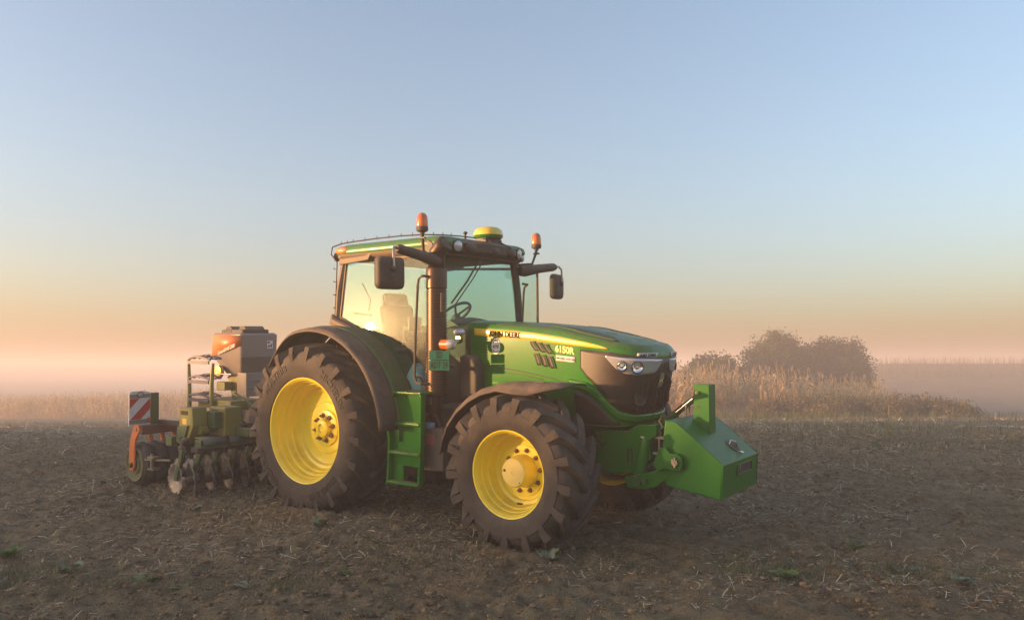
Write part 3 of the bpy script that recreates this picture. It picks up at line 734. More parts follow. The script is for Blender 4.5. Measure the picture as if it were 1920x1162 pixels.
v, f = text_mesh('AMS DEMO TOUR 2015', .021, bold=.0006); part('sticker_text', MB().add([hood_pt(u_x(2.9875 + a), 1.706 + b - .08 * a, .0075) for a, b, c in v], f), INK, T, fix=False, angle=10)
cir = [(2.115 + .058 * math.cos(a), 1.822 + .083 * math.sin(a)) for a in np.linspace(0, 2 * math.pi, 29)[:-1]]
part('round_sticker', MB().loft([[hood_pt(u_x(x), z, .003) for x, z in cir], [hood_pt(u_x(x), z, .006) for x, z in cir]]), WHITE, T)
v, f = text_mesh('KITE', .040, shear=.15, bold=.0012); part('sticker_text', MB().add([hood_pt(u_x(2.115 + a), 1.818 + b, .009) for a, b, c in v], f), INK, T, fix=False, angle=10)
for a0, a1 in ((.6, 2.6), (3.6, 5.6)):
    part('sticker_arc', MB().tube([hood_pt(u_x(2.115 + .043 * math.cos(a)), 1.822 + .062 * math.sin(a), .0075) for a in np.linspace(a0, a1, 14)], [.001 + .004 * math.sin(math.pi * k / 13) for k in range(14)], 4), INK, T)

# ---- engine, frame and underbody
part('engine_block', MB().box(1.3, 3.25, -.33, .33, .62, 1.3).box(1.55, 2.3, -.40, .40, .95, 1.75).box(2.2, 3.0, -.38, .38, 1.05, 1.35), DARK, T, bevel=.03)
part('transmission', MB().box(-.35, 1.5, -.42, .42, .55, 1.25).lathe([(.26, -.62), (.30, -.4), (.30, .4), (.26, .62)], 24, (0, 0, .89), caps=True), DARK, T, bevel=.03)
part('rear_axle', MB().lathe([(.12, -.92), (.15, -.7), (.2, -.45), (.2, .45), (.15, .7), (.12, .92)], 20, (0, 0, .89), caps=True), GREEN_D, T)
part('front_axle', MB().lathe([(.12, -.95), (.14, -.7), (.10, -.55), (.11, -.2), (.17, -.1), (.17, .1), (.11, .2), (.10, .55), (.14, .7), (.12, .95)], 20, (2.765, 0, .6755), caps=True), GREEN_D, T)
part('front_frame', MB().box(2.2, 3.45, -.24, .24, .62, 1.0), GREEN_D, T, bevel=.02)
part('cowl', MB().loft([[(1.44, -.50, 1.2), (1.44, -.50, 2.02), (1.44, 0, 2.10), (1.44, .50, 2.02), (1.44, .50, 1.2)], [(1.77, -.462, 1.2), (1.77, -.462, 2.005), (1.75, 0, 2.088), (1.77, .462, 2.005), (1.77, .462, 1.2)]]), BLACK, T, bevel=.02)
part('air_duct', MB().prism([(1.72, 1.28), (1.72, 1.72), (1.80, 1.74), (1.90, 1.70), (1.955, 1.60), (1.955, 1.28)], -.60, -.42), BLACK_D, T, bevel=.03)
part('side_tank', MB().box(1.50, 2.05, -.74, -.42, .62, 1.22), DARK, T, bevel=.05)
# near fuel / battery box behind the front wheel
tk = MB().loft([[(1.45 + dx, -.92 + dy, z) for dx, dy in ((.0, .03), (.03, 0), (.22, 0), (.30, .03), (.30, .35), (0, .35))] for z in (.56, .58, .97, .99)])
part('battery_box', tk, BEIGE, T, bevel=.012)
part('tank_reflector', MB().box(1.54, 1.66, -.928, -.915, .82, .93), PINK, T, bevel=.012)
part('filler_cap', MB().lathe([(.05, 0), (.055, .02), (.05, .05), (.001, .055)], 16, (1.55, -.86, .99), 'z', True), BLUEC, T)
part('hose', MB().tube([(1.50, -.84, 1.0), (1.51, -.86, 1.10), (1.54, -.84, 1.14), (1.60, -.82, 1.10), (1.63, -.8, 1.0)], .016, 8), BLACK, T)

# ---- front mudguards (near and far)
ff = [(1.925, .80), (1.95, .93), (2.02, 1.09), (2.14, 1.24), (2.30, 1.365), (2.46, 1.445), (2.66, 1.495), (2.86, 1.505), (3.02, 1.50), (3.18, 1.50), (3.34, 1.495)]
for sd in (-1, 1):
    pts = []
    for i, (x, z) in enumerate(ff):
        t = i / (len(ff) - 1); inner = .69; outer = 1.215 - (.14 * max(0, t - .72) / .28)
        row = []
        for j in range(9):
            q = j / 8; y = inner + (outer - inner) * q
            dz = -.025 * (2 * q - 1) ** 2 - (.045 if j == 8 else 0) * (1 if t < .95 else .2) - (.055 * math.exp(-((t - .76) / .08) ** 2) if j >= 7 else 0)
            ox, oz = x - 2.72, z - .70; L = math.hypot(ox, oz)
            row.append((x + ox / L * dz, sd * y, z + oz / L * dz))
        pts.append(row)
    f_ = part('front_fender', MB().grid(pts), BLACK_D, T, solid=.014, bevel=0)
    part('fender_slot', MB().tube([(2.95, sd * 1.0, 1.512), (3.06, sd * 1.0, 1.511)], .010, 6, flat=.6), BLACK, f_)
    part('fender_bracket', MB().tube([(2.72, sd * .62, 1.02), (2.74, sd * .75, 1.40), (2.74, sd * .95, 1.47)], .028, 8).tube([(2.72, sd * .62, 1.02), (2.76, sd * .60, .75)], .035, 8), BLACK, f_)

# ---- rear mudguards: painted inner part and black outer extension
RC = (.14, .89)
def fend(y0, y1, r0, r1, a0, a1, lip):
    def build(sd):
        pts = []
        for i in range(33):
            a = math.radians(a0 + (a1 - a0) * i / 32); row = []
            for j in range(8):
                q = j / 7; y = y0 + (y1 - y0) * q; r = r0 + (r1 - r0) * q - lip * max(0, (q - .8) / .2) ** 2 - .115 * float(sstep(104, 137, math.degrees(a)))
                row.append((RC[0] + r * math.cos(a), sd * y, RC[1] + r * math.sin(a)))
            pts.append(row)
        return MB().grid(pts)
    return build
for sd in (-1, 1):
    g = fend(.58, 1.06, 1.165, 1.155, -2, 135, 0)(sd); part('rear_fender', g, GREEN_D, T, solid=.014)
    e = fend(1.055, 1.285, 1.152, 1.125, 4, 136, .03)(sd); part('fender_extension', e, BLACK_D, T, solid=.016)
    part('fender_wall', MB().prism([(RC[0] + 1.15 * math.cos(math.radians(a)), RC[1] + 1.15 * math.sin(math.radians(a))) for a in range(0, 105, 8)] + [(-.52, 1.72), (-.60, 1.5), (-.5, .75), (1.2, .7)], sd * .62, sd * .60), DARK, T)

# ---- cab
def cy(x, z): return .84 - .03 * (x - .12) - .044 * (z - 1.35)
def cp(x, z, sd, off=0): return (x, sd * (cy(x, z) + off), z)
win = [(.20, 2.80), (.13, 2.14), (.30, 2.06), (.50, 1.955), (.68, 1.76), (.84, 1.53), (.965, 1.375), (1.02, 1.345), (1.43, 1.345), (1.475, 2.0), (1.475, 2.78)]
def bez(pts, n=3):
    out = []
    for i in range(len(pts) - 1):
        a, b = pts[i], pts[i + 1]
        for k in range(n): out.append((a[0] + (b[0] - a[0]) * k / n, a[1] + (b[1] - a[1]) * k / n))
    return out + [pts[-1]]
def door(sd, rot):
    H = Matrix.Translation((.12, sd * .83, 0)) @ Matrix.Rotation(rot, 4, 'Z') @ Matrix.Translation((-.12, -sd * .83, 0))
    def tr(m_): m_.v = [tuple(H @ Vector(p)) for p in m_.v]; return m_
    loop = [cp(x, z, sd) for x, z in win]
    fr = tr(MB().tube([cp(x, z, sd, .004) for x, z in win[1:9]], [.022, .026, .028, .028, .026, .024, .022, .02], 8).tube([cp(x, z, sd) for x, z in win[8:]], .016, 6).tube([cp(x, z, sd) for x, z in (win[-1], win[0], win[1])], .018, 6))
    d = part('door', fr, BEIGE, T)
    n = len(loop)
    gm = MB().add([(p[0], p[1] - sd * .003, p[2]) for p in loop] + [(p[0], p[1] + sd * .003, p[2]) for p in loop], [tuple(range(n)), tuple(range(2 * n - 1, n - 1, -1))] + [(i, (i + 1) % n, n + (i + 1) % n, n + i) for i in range(n)])
    part('window_pane', tr(gm), GLASS, d, angle=10)
    part('door_handle', tr(MB().tube([cp(1.30, 1.50, sd, .02), cp(1.40, 1.50, sd, .05), cp(1.42, 1.44, sd, .03)], .012, 6)), BLACK, d)
    return d
door(-1, 0); door(1, math.radians(30))
for sd in (-1, 1):
    part('front_pillar', MB().tube([cp(1.53, 1.22, sd), cp(1.535, 2.0, sd), cp(1.51, 2.45, sd), cp(1.46, 2.86, sd)], [.055, .05, .045, .05], 8), BEIGE if sd < 0 else BLACK_D, T)
    part('rear_pillar', MB().tube([(.08, sd * .815, 2.02), (.10, sd * .80, 2.45), (.17, sd * .765, 2.85)], .04, 8), BEIGE, T)
    part('cab_sill', MB().box(.9, 1.56, sd * .80 - .06, sd * .80 + .06, 1.22, 1.33), BEIGE, T, bevel=.02)
    part('cab_shoulder', MB().tube([(.04, sd * .84, 2.17), (.08, sd * .87, 2.10), (.32, sd * .875, 2.015), (.52, sd * .875, 1.90), (.60, sd * .875, 1.80)], [.03, .05, .048, .04, .025], 8), BEIGE, T)
    part('visor_bracket', MB().prism([(.12, 2.75), (.13, 2.84), (.66, 2.865), (.60, 2.78), (.26, 2.755)], sd * .79, sd * .83), BEIGE, T, bevel=.01)
# windscreen, rear window
def ws(y, z):
    s_ = (z - 1.95) / .9; x = 1.56 + .06 * (1 - (y / .75) ** 2) - .09 * max(0, s_); return (x, y * (1 - .07 * max(0, s_)), z)
wsp = [[ws(-.745 + 1.49 * i / 14, 1.70 + 1.12 * j / 6) for j in range(7)] for i in range(15)]
part('windscreen', MB().grid(wsp), GLASS, T, solid=.006, angle=60)
part('rear_window', MB().box(.075, .081, -.76, .76, 1.5, 2.78), GLASS, T)
part('cab_rear_wall', MB().box(.06, .12, -.72, .72, 1.0, 1.98), DARK, T, bevel=.02)
part('cab_floor', MB().box(.1, 1.5, -.72, .72, 1.12, 1.24), DARK, T, bevel=.01)
# roof
def rr_ring(x0, x1, wy0, wy1, r, z, n=6, zr=0):
    out = []
    for cx, cyy, a0 in ((x1 - r, wy1 - r, 0), (x0 + r, wy0 - r, 90), (x0 + r, -wy0 + r, 180), (x1 - r, -wy1 + r, 270)):
        for k in range(n + 1):
            a = math.radians(a0 + 90 * k / n); x = cx + r * math.cos(a)
            out.append((x, cyy + r * math.sin(a), z - zr * max(0, (.45 - x)) ** 1.5))
    return out
part('roof', MB().loft([rr_ring(.07, 1.64, .86, .78, .12, 2.875, zr=.10), rr_ring(.06, 1.66, .87, .79, .12, 2.905, zr=.12), rr_ring(.07, 1.65, .855, .775, .12, 2.955, zr=.14), rr_ring(.12, 1.60, .80, .73, .12, 2.985, zr=.14), rr_ring(.25, 1.45, .62, .58, .12, 3.005, zr=.14), rr_ring(.5, 1.2, .3, .3, .12, 3.012)]), paint('roof_green_paint', (.030, .17, .022), .3, dust=.06, up=.35), T, angle=50)
part('roof_trim', MB().loft([rr_ring(.10, 1.58, .80, .72, .10, 2.80), rr_ring(.065, 1.62, .855, .765, .12, 2.835, zr=.06), rr_ring(.07, 1.62, .86, .775, .12, 2.873, zr=.10)]), BEIGE, T, angle=50)
def brow(z, k):   # dark lamp brow over the windscreen
    out = []
    for i in range(21):
        y = -.80 + 1.6 * i / 20; out.append((1.50 + k + .20 * (1 - (abs(y) / .80) ** 2.6), y, z + .035 * (1 - (y / .8) ** 2)))
    return [(1.35, -.78, z)] + out + [(1.35, .78, z)]
part('lamp_brow', MB().loft([brow(2.79, -.03), brow(2.81, .02), brow(2.90, .03), brow(2.935, -.02), brow(2.945, -.08)]), BLACK, T, angle=40)
def lamp(name, c, d, r, dep, parent=None, lens=LAMPG):
    q = Vector(d).to_track_quat('Z', 'Y').to_matrix().to_4x4(); q.translation = Vector(c)
    h = MB().lathe([(.001, -dep), (r * .7, -dep), (r, -dep * .3), (r * 1.06, 0), (r * 1.0, .006), (r * .93, .004)], 20, axis='z'); h.v = [tuple(q @ Vector(p)) for p in h.v]
    o = part(name, h, BLACK, parent or T)
    g = MB().lathe([(r * .94, .003), (r * .8, .012), (r * .4, .018), (.001, .02)], 20, axis='z'); g.v = [tuple(q @ Vector(p)) for p in g.v]
    if parent is None: part('lamp_lens', g, lens, o)
    return o
for y, z, r in ((-.56, 2.885, .062), (-.735, 2.855, .062), (.54, 2.88, .062), (.72, 2.855, .05)):
    xx = 1.53 + .20 * (1 - (abs(y) / .80) ** 2.6) + .03
    lamp('work_lamp', (xx, y, z), (1, y * .35, -.12), r, .09)
for y in (-.36, .05, .36): part('lamp_blank', MB().ball((1.70, y, 2.875), .04, .095, .058), BLACK, T)
lamp('rear_corner_lamp', (.045, -.80, 2.845), (-1, -.4, 0), .05, .08)
part('corner_lamp_pod', MB().ball((.20, -.835, 2.905), .125, .045, .052, 16, 8), paint('dusty_amber_lens', (.42, .20, .06), .35, dust=.35), T)
# beacons
for sd in (-1, 1):
    bx, by = (1.60, 1.03)
    b = part('beacon', MB().lathe([(.001, -.02), (.022, -.02), (.026, .0), (.056, .012), (.062, .03), (.062, .055), (.058, .06)], 20, (bx, sd * by, 2.985), 'z'), BLACK_D, T)
    part('beacon_lens', MB().lathe([(.060, .058), (.062, .075), (.060, .12), (.052, .165), (.036, .19), (.015, .20), (.001, .201)], 20, (bx, sd * by, 2.985), 'z'), AMBER, b)
    part('beacon_post', MB().tube([(bx, sd * by, 2.98), (bx - .005, sd * (by - .012), 2.92), (bx - .03, sd * (by - .05), 2.80), (bx - .12, sd * .80, 2.78)], [.020, .016, .016, .018], 8).tube([(bx - .04, sd * by, 2.93), (bx + .04, sd * by, 2.93)], .012, 6), BLACK, b)
# roof cable with ties, running up the rear pillar and along the roof edge
cab_path = [(.075, -.845, 2.16), (.085, -.835, 2.5), (.10, -.835, 2.78), (.04, -.87, 2.87), (.06, -.87, 2.955), (.18, -.845, 2.985), (.35, -.82, 3.00), (.7, -.79, 3.014), (1.05, -.77, 3.018), (1.35, -.73, 3.012), (1.5, -.6, 3.01), (1.52, -.35, 3.02), (1.50, -.05, 3.03)]
cabl = part('roof_cable', MB().tube(cab_path, .008, 6), BLACK, T)
for i in range(12):
    k = 5 + i * .5; a, b_ = cab_path[int(k)], cab_path[min(int(k) + 1, 12)]; p = [a[j] + (b_[j] - a[j]) * (k - int(k)) for j in range(3)]
    part('cable_tie', MB().tube([(p[0], p[1], p[2] - .012), (p[0] + .004, p[1], p[2] + .028)], .004, 5), BLACK, cabl)
for i in range(4):
    z = 2.25 + i * .15; part('cable_tie', MB().tube([(.078, -.84, z), (.068, -.865, z + .012)], .005, 5), BLACK, cabl)
# satellite receiver
gp = part('satellite_receiver', MB().lathe([(.02, 3.03), (.14, 3.03), (.165, 3.045), (.172, 3.075)], 28, (1.52, .17, 0), 'z', False), GREEN, T)
part('receiver_dome', MB().lathe([(.172, 3.075), (.170, 3.10), (.155, 3.135), (.12, 3.16), (.06, 3.173), (.001, 3.176)], 28, (1.52, .17, 0), 'z'), YELG, gp)
part('receiver_bracket', MB().box(1.46, 1.60, .02, .32, 2.96, 3.032).tube([(1.70, .03, 2.83), (1.72, .03, 2.93), (1.60, .06, 3.0)], .012, 6).tube([(1.70, .33, 2.83), (1.72, .33, 2.93), (1.60, .28, 3.0)], .012, 6), BLACK, gp)
part('antenna_stub', MB().lathe([(.014, 3.0), (.010, 3.05), (.024, 3.06), (.026, 3.075), (.012, 3.085), (.001, 3.086)], 12, (1.50, -.22, 0), 'z'), BLACK, T)
# mirrors
for sd in (-1, 1):
    MT = Matrix.Translation((1.60, sd * 1.49, 0)) @ Matrix.Rotation(sd * math.radians(14), 4, 'Z') @ Matrix.Translation((-1.60, -sd * 1.49, 0))
    def mt(b_): b_.v = [tuple(MT @ Vector(p)) for p in b_.v]; return b_
    m_ = part('mirror', mt(MB().loft([[(x, sd * y, z) for y, z in [(1.49 + (a * .155) * s_, 2.545 + b * .158 * s_) for a, b in [(p[0] / .5, p[1] / .5) for p in rrect(.5, .5, .17, 4)]]] for x, s_ in ((1.555, .93), (1.57, 1.0), (1.615, .99), (1.64, .90), (1.652, .72))])), BLACK_D, T, angle=50)
    part('mirror_glass', mt(MB().prism([(sd * (1.49 + a * .28), 2.545 + b * .29) for a, b in rrect(.5, .5, .15, 4)], 1.550, 1.554, 'x')), BOWL, m_)
    part('mirror_arm', MB().tube([cp(1.56, 2.70, sd, .0), cp(1.585, 2.705, sd, .06), (1.61, sd * 1.05, 2.745), (1.62, sd * 1.37, 2.785), (1.62, sd * 1.42, 2.79)], [.06, .07, .055, .05, .035], 10), BLACK_D, m_)
    part('mirror_rod', MB().tube([(1.62, sd * 1.41, 2.79), (1.64, sd * 1.475, 2.795), (1.66, sd * 1.505, 2.76), (1.668, sd * 1.505, 2.62), (1.664, sd * 1.50, 2.58)], .013, 8), STEEL, m_)
    part('mirror_pivot', MB().ball((1.655, sd * 1.50, 2.585), .03, .035, .035).lathe([(.026, 0), (.030, .008), (.022, .012), (.001, .013)], 14, (1.645, sd * 1.50, 2.515), 'x'), BLACK, m_)
    # grab rail beside the door
    part('grab_rail', MB().tube([cp(1.56, 2.55, sd, .05), (1.52, sd * .95, 2.55), (1.475, sd * .95, 2.52), (1.462, sd * .95, 2.45), (1.43, sd * .95, 1.95), (1.415, sd * .95, 1.52), (1.44, sd * .95, 1.455), (1.50, sd * .95, 1.44), cp(1.57, 1.44, sd, .05)], .014, 8), BLACK_D, T)
# exhaust: ribbed guard, outlet elbow, lower pipe
ex, ey = 1.565, -.775
prof = [(.100, 1.31)]
nr = 40
for k in range(nr):
    z = 1.32 + 1.10 * k / nr; prof += [(.112, z), (.112, z + .013), (.100, z + .015), (.100, z + .0265)]
prof += [(.112, 2.43), (.112, 2.60), (.105, 2.63), (.085, 2.635)]
exo = part('exhaust_stack', MB().lathe(prof, 32, (ex, ey, 0), 'z'), PIPE, T, angle=30)
el = [(ex, ey, 2.62), (ex, ey, 2.74), (ex + .015, ey, 2.80), (ex + .06, ey + .01, 2.86), (ex + .115, ey + .02, 2.90)]
part('exhaust_outlet', MB().tube(el, [.085, .085, .086, .086, .086], 20, caps=False), PIPE, exo, solid=.006)
part('outlet_mouth', MB().tube([el[3], Vector(el[4]) * .92 + Vector(el[3]) * .08], .078, 20), DARK, exo)
part('exhaust_pipe', MB().tube([(ex - .03, ey, 1.32), (ex - .035, ey, 1.1), (ex - .03, ey + .03, 1.0), (ex + .1, ey + .3, .95)], .075, 16), PIPE, exo)
for k in range(9):
    z = 2.36 - k * .022; part('guard_slot', MB().box(ex + .100, ex + .1135, ey - .055, ey - .02, z, z + .010), BEIGE, exo)
# number plates, indicator and marker lamp beside the stack
pltx, plty = 1.725, -.915
pm = Matrix.Translation((pltx, plty, 1.685)) @ Matrix.Rotation(math.radians(12), 4, 'Z')
def on_pl(m_): m_.v = [tuple(pm @ Vector(p)) for p in m_.v]; return m_
pn = part('number_plate', on_pl(MB().box(-.118, .118, -.004, .004, .004, .098).box(-.120, .120, -.004, .004, -.104, -.004)), PLATE, T, bevel=.004)
for txt, zz, xo in (('SD', .05, 0), ('ADT·29', -.054, 0)):
    v, f = text_mesh(txt, .098, bold=.001, spacing=1.02); part('plate_lettering', on_pl(MB().add([((a * .62 + xo), -.0065, zz + b) for a, b, c in v], f)), INK, pn, fix=False, angle=10)
part('plate_bracket', MB().box(1.64, 1.76, -.90, -.72, 1.60, 1.63), BLACK, T)
il = part('indicator_lamp', MB().tube([(1.70, -.84, 1.845), (1.80, -.84, 1.845)], [.052, .056], 18), AMBER, T)
part('indicator_lens', MB().tube([(1.80, -.84, 1.845), (1.84, -.84, 1.845), (1.86, -.84, 1.845)], [.056, .05, .03], 18), LAMPG, il)
wl_ = part('marker_lamp', MB().ball((1.86, -.76, 1.97), .045, .085, .035, 16, 8), LAMPG, T)
part('lamp_stalk', MB().tube([(1.86, -.74, 1.94), (1.84, -.70, 1.88), (1.72, -.60, 1.86)], .018, 8).box(1.82, 1.88, -.77, -.71, 1.90, 1.925), STEEL, wl_)
# steps
sp = [(1.165, .40), (1.125, 1.13), (1.215, 1.335), (1.245, 1.335), (1.16, 1.13), (1.19, .40)]
st = part('step_frame', MB().prism([(1.14, .40), (1.165, .85), (1.115, 1.14), (1.215, 1.34), (1.25, 1.34), (1.15, 1.14), (1.195, .85), (1.17, .40)], -1.09, -1.02).prism([(1.575, .44), (1.60, .85), (1.61, 1.34), (1.635, 1.34), (1.63, .85), (1.605, .44)], -1.09, -1.02), GREEN, T, bevel=.008)
part('step_back', MB().prism([(1.17, .60), (1.18, .85), (1.13, 1.14), (1.22, 1.335), (1.62, 1.335), (1.61, .60)], -1.025, -1.01).box(1.15, 1.33, -1.025, -1.01, .42, .60).box(1.56, 1.605, -1.025, -1.01, .44, .60), GREEN, st, bevel=.004)
for z, x0, x1 in ((1.035, 1.13, 1.62), (.735, 1.16, 1.62), (.43, 1.15, 1.60)):
    part('step_tread', MB().box(x0 + .01, x1 - .005, -1.10, -1.012, z - .014, z + .014), GREEN, st, bevel=.006)
    for k in range(2):
        part('tread_rib', MB().box(x0 + .04, x1 - .04, -1.085 + k * .035, -1.073 + k * .035, z + .014, z + .022), GREEN_D, st)
part('step_top', MB().box(1.22, 1.63, -1.095, -.80, 1.338, 1.362), GREEN, st, bevel=.006)
# cab inside
se = part('seat', MB().box(.30, .78, -.26, .26, 1.62, 1.76), SEATM, T, bevel=.05, seg=3)
bm_ = Matrix.Translation((.32, 0, 1.72)) @ Matrix.Rotation(math.radians(-10), 4, 'Y')
part('seat_backrest', MB().box(-.07, .07, -.25, .25, .0, .60, bm_), SEATM, se, bevel=.06, seg=3)
part('headrest', MB().box(-.05, .05, -.20, .20, .56, .74, bm_), SEATM, se, bevel=.05, seg=3)
part('armrest', MB().box(.32, .82, -.42, -.30, 1.86, 1.94), SEATM, se, bevel=.03)
part('seat_base', MB().box(.35, .72, -.2, .2, 1.22, 1.62), DARK, se, bevel=.03)
swc = Vector((1.14, .02, 2.18)); sm = swc.copy(); sq = Matrix.Translation(swc) @ Matrix.Rotation(math.radians(-38), 4, 'Y')
ring = [sq @ Vector((.205 * math.cos(a), .205 * math.sin(a), 0)) for a in np.linspace(0, 2 * math.pi, 33)]
stw = part('steering_wheel', MB().tube(ring, .017, 8, caps=False), BLACK, T)
part('wheel_spokes', MB().tube([sq @ Vector((-.2, 0, 0)), sq @ Vector((0, 0, -.03)), sq @ Vector((.15, .13, 0))], .014, 6).tube([sq @ Vector((0, 0, -.03)), sq @ Vector((.15, -.13, 0))], .014, 6).tube([sq @ Vector((0, 0, -.02)), (1.30, .02, 1.9), (1.40, .02, 1.6)], .05, 10), BLACK, stw)
part('dashboard', MB().loft([[(x, y, z + .05 * math.cos(y * 4)) for y in (-.36, -.2, 0, .2, .36)] + [(x, y, 1.45) for y in (.36, .2, 0, -.2, -.36)] for x, z in ((1.24, 1.95), (1.30, 2.06), (1.40, 2.09), (1.50, 2.04), (1.56, 1.96))]), BLACK, T, angle=60)
part('display', MB().box(1.0, 1.03, -.62, -.42, 1.98, 2.14).tube([(1.02, -.52, 2.0), (1.0, -.5, 1.7), (.9, -.45, 1.5)], .015, 6), BLACK, T, bevel=.01)
part('side_console', MB().prism([(.25, 1.25), (.25, 1.85), (.55, 1.90), (.95, 1.78), (1.0, 1.25)], -.72, -.44), DARK, T, bevel=.03)
part('control_lever', MB().tube([(.85, -.55, 1.8), (.90, -.55, 1.98)], .014, 6).ball((.905, -.55, 2.0), .03, .025, .04).tube([(.62, -.58, 1.88), (.60, -.60, 2.06)], .012, 6), BLACK, T)
part('rear_bracket', MB().tube([(.16, -.5, 2.55), (.30, -.5, 2.35), (.26, -.5, 2.22)], .010, 6).tube([(.14, -.62, 2.20), (.42, -.60, 2.17)], .013, 6), BLACK, T)
part('wiper', MB().tube([ws(-.02, 2.80), ws(-.30, 2.52), ws(-.56, 2.28)], .011, 6).tube([ws(.06, 2.80), ws(-.2, 2.55), ws(-.50, 2.27)], .007, 6), BLACK, T).location = (.02, 0, 0)
bag = thing('plastic_bag', 'crumpled white plastic bag lying inside the cab door window', 'bag', (1.2, -.66, 1.24))
bb = MB(); R = np.random.default_rng(5); rings = []
for i, (z, r) in enumerate(((1.245, .10), (1.30, .17), (1.38, .18), (1.45, .16), (1.52, .12), (1.58, .08), (1.62, .05))):
    rings.append([(1.19 + r * .9 * math.cos(a) * (1 + R.normal(0, .13)), -.665 + min(r, .11) * math.sin(a) * (1 + R.normal(0, .12)), z + R.normal(0, .018)) for a in np.linspace(0, 2 * math.pi, 15)[:-1]])
part('bag_body', bb.loft(rings), BAGM, bag, angle=20)

# ---- front linkage
for sd in (-1, 1):
    pl_ = [(3.20, 1.04), (3.56, 1.04), (3.66, 1.10), (3.86, 1.12), (3.86, 1.02), (3.78, .96), (3.80, .80), (3.70, .70), (3.60, .66), (3.36, .62), (3.22, .70)]
    br = part('linkage_plate', MB().prism(pl_, sd * .30, sd * .36), GREEN, T, bevel=.008)
    for bx_, bz_ in ((3.25, .98), (3.29, .92), (3.25, .86)):
        part('plate_bolt', MB().lathe([(.022, 0), (.022, .018), (.012, .022), (.001, .022)], 6, (bx_, sd * .36, bz_)).lathe([(.022, 0), (.022, -.018), (.012, -.022), (.001, -.022)], 6, (bx_, sd * .36, bz_)), STEEL, br)
    for hx in (3.40, 3.49, 3.40, 3.52):
        pass
    part('plate_decal', MB().box(3.70, 3.735, sd * .363 - .002, sd * .363 + .002, .93, 1.0), WHITE, br)
    part('plate_slot', MB().box(3.555, 3.575, sd * .362 - .001, sd * .362 + .003, .74, .88).box(3.60, 3.615, sd * .362 - .001, sd * .362 + .003, .74, .88), BLACK, br)
    lk = part('lift_cylinder', MB().tube([(3.74, sd * .33, .98), (3.72, sd * .36, .80), (3.68, sd * .37, .62)], [.055, .055, .05], 14), GREEN, T)
    arm = [(3.56, .62), (3.70, .66), (3.84, .70), (3.95, .74), (3.99, .74), (4.0, .66), (3.90, .575), (3.78, .535), (3.60, .53)]
    ar = part('lower_link', MB().prism(arm, sd * .39, sd * .44), GREEN, T, bevel=.01)
    part('link_pin', MB().tube([(3.70, sd * .33, .60), (3.70, sd * .47, .60)], .045, 16).tube([(3.78, sd * .36, .62), (3.78, sd * .48, .62)], .03, 12), GREEN_D, ar)
    # coupling fork and shackle pins
    part('shackle', MB().tube([(3.86, sd * .30, 1.06), (3.86, sd * .30, .76)], .014, 8).box(3.80, 3.92, sd * .30 - .03, sd * .30 + .03, .985, 1.005).box(3.80, 3.92, sd * .30 - .03, sd * .30 + .03, .84, .86).tube([(3.86, sd * .30, 1.06), (3.89, sd * .30, 1.09), (3.86, sd * .30, 1.12), (3.83, sd * .30, 1.09), (3.86, sd * .30, 1.06)], .007, 6), STEEL, T)
part('linkage_crossbar', MB().tube([(3.70, -.36, .68), (3.70, .36, .68)], .05, 14).box(3.30, 3.62, -.30, .30, .66, .90), GREEN_D, T, bevel=.01)
tl = part('top_link', MB().tube([(3.70, 0, 1.05), (3.84, 0, 1.155), (3.90, 0, 1.20)], [.035, .035, .035], 12), GREEN_D, T)
part('top_link_rod', MB().tube([(3.84, 0, 1.155), (4.07, 0, 1.335)], .030, 12), CHROME, tl)
part('top_link_eye', MB().tube([(4.05, 0, 1.32), (4.13, 0, 1.375)], .028, 10), PIPE, tl)
part('linch_pin', MB().tube([(3.80, -.12, 1.17), (3.78, -.14, 1.12), (3.83, -.13, 1.06), (3.80, -.12, 1.00)], .008, 6).tube([(3.74, -.15, 1.11), (3.80, -.18, 1.06), (3.78, -.16, 1.02)], .007, 6), paint('brass_pin', (.55, .36, .10), .35, metal=1, dust=.1), T)
# rear lower links towards the implement
for sd in (-1, 1):
    part('rear_lower_link', MB().tube([(-.35, sd * .38, .60), (-1.25, sd * .42, .62)], .045, 8), DARK, T)
part('rear_top_link', MB().tube([(-.40, 0, 1.25), (-1.3, 0, 1.15)], .035, 10), DARK, T)

# ------------------------------------------------------------------ front weight
W = thing('front_weight', 'solid green ballast block with upright post hung on the front linkage', 'weight block', (4.2, 0, .52))
wy = .435
wp = [(3.93, .76), (3.985, .585), (4.49, .515), (4.515, .82), (4.09, 1.155), (3.975, 1.17), (3.955, .98)]
# body lofted across y so the front slot can be recessed
body = MB().prism(wp, -wy, wy)
part('ballast_body', body, GREEN_W, W, bevel=.014, seg=3)
nslot = MB().box(4.500, 4.522, -.10, .27, .68, .698).box(4.500, 4.522, -.10, .27, .772, .779).box(4.500, 4.522, -.10, -.09, .698, .772).box(4.500, 4.522, .26, .27, .698, .772)
part('slot_frame', nslot, GREEN_W, W, bevel=.003)
part('slot_recess', MB().box(4.490, 4.5135, -.09, .26, .698, .772), DARK, W)
part('slot_pin', MB().box(4.505, 4.519, -.05, -.03, .725, .776), STEEL, W)
part('post', MB().box(4.10, 4.25, -.075, -.045, 1.03, 1.475).box(4.10, 4.25, .045, .075, 1.03, 1.475).box(4.225, 4.25, -.045, .045, 1.03, 1.475), GREEN_W, W, bevel=.004)
part('post_pin', MB().tube([(4.135, -.095, 1.40), (4.135, .095, 1.40)], .016, 12).ball((4.135, -.095, 1.40), .018, .012, .018), YEL_P, W)
part('post_hole', MB().lathe([(.017, 0), (.017, -.002), (.001, -.002)], 14, (4.145, -.0755, 1.27)), BLACK, W)
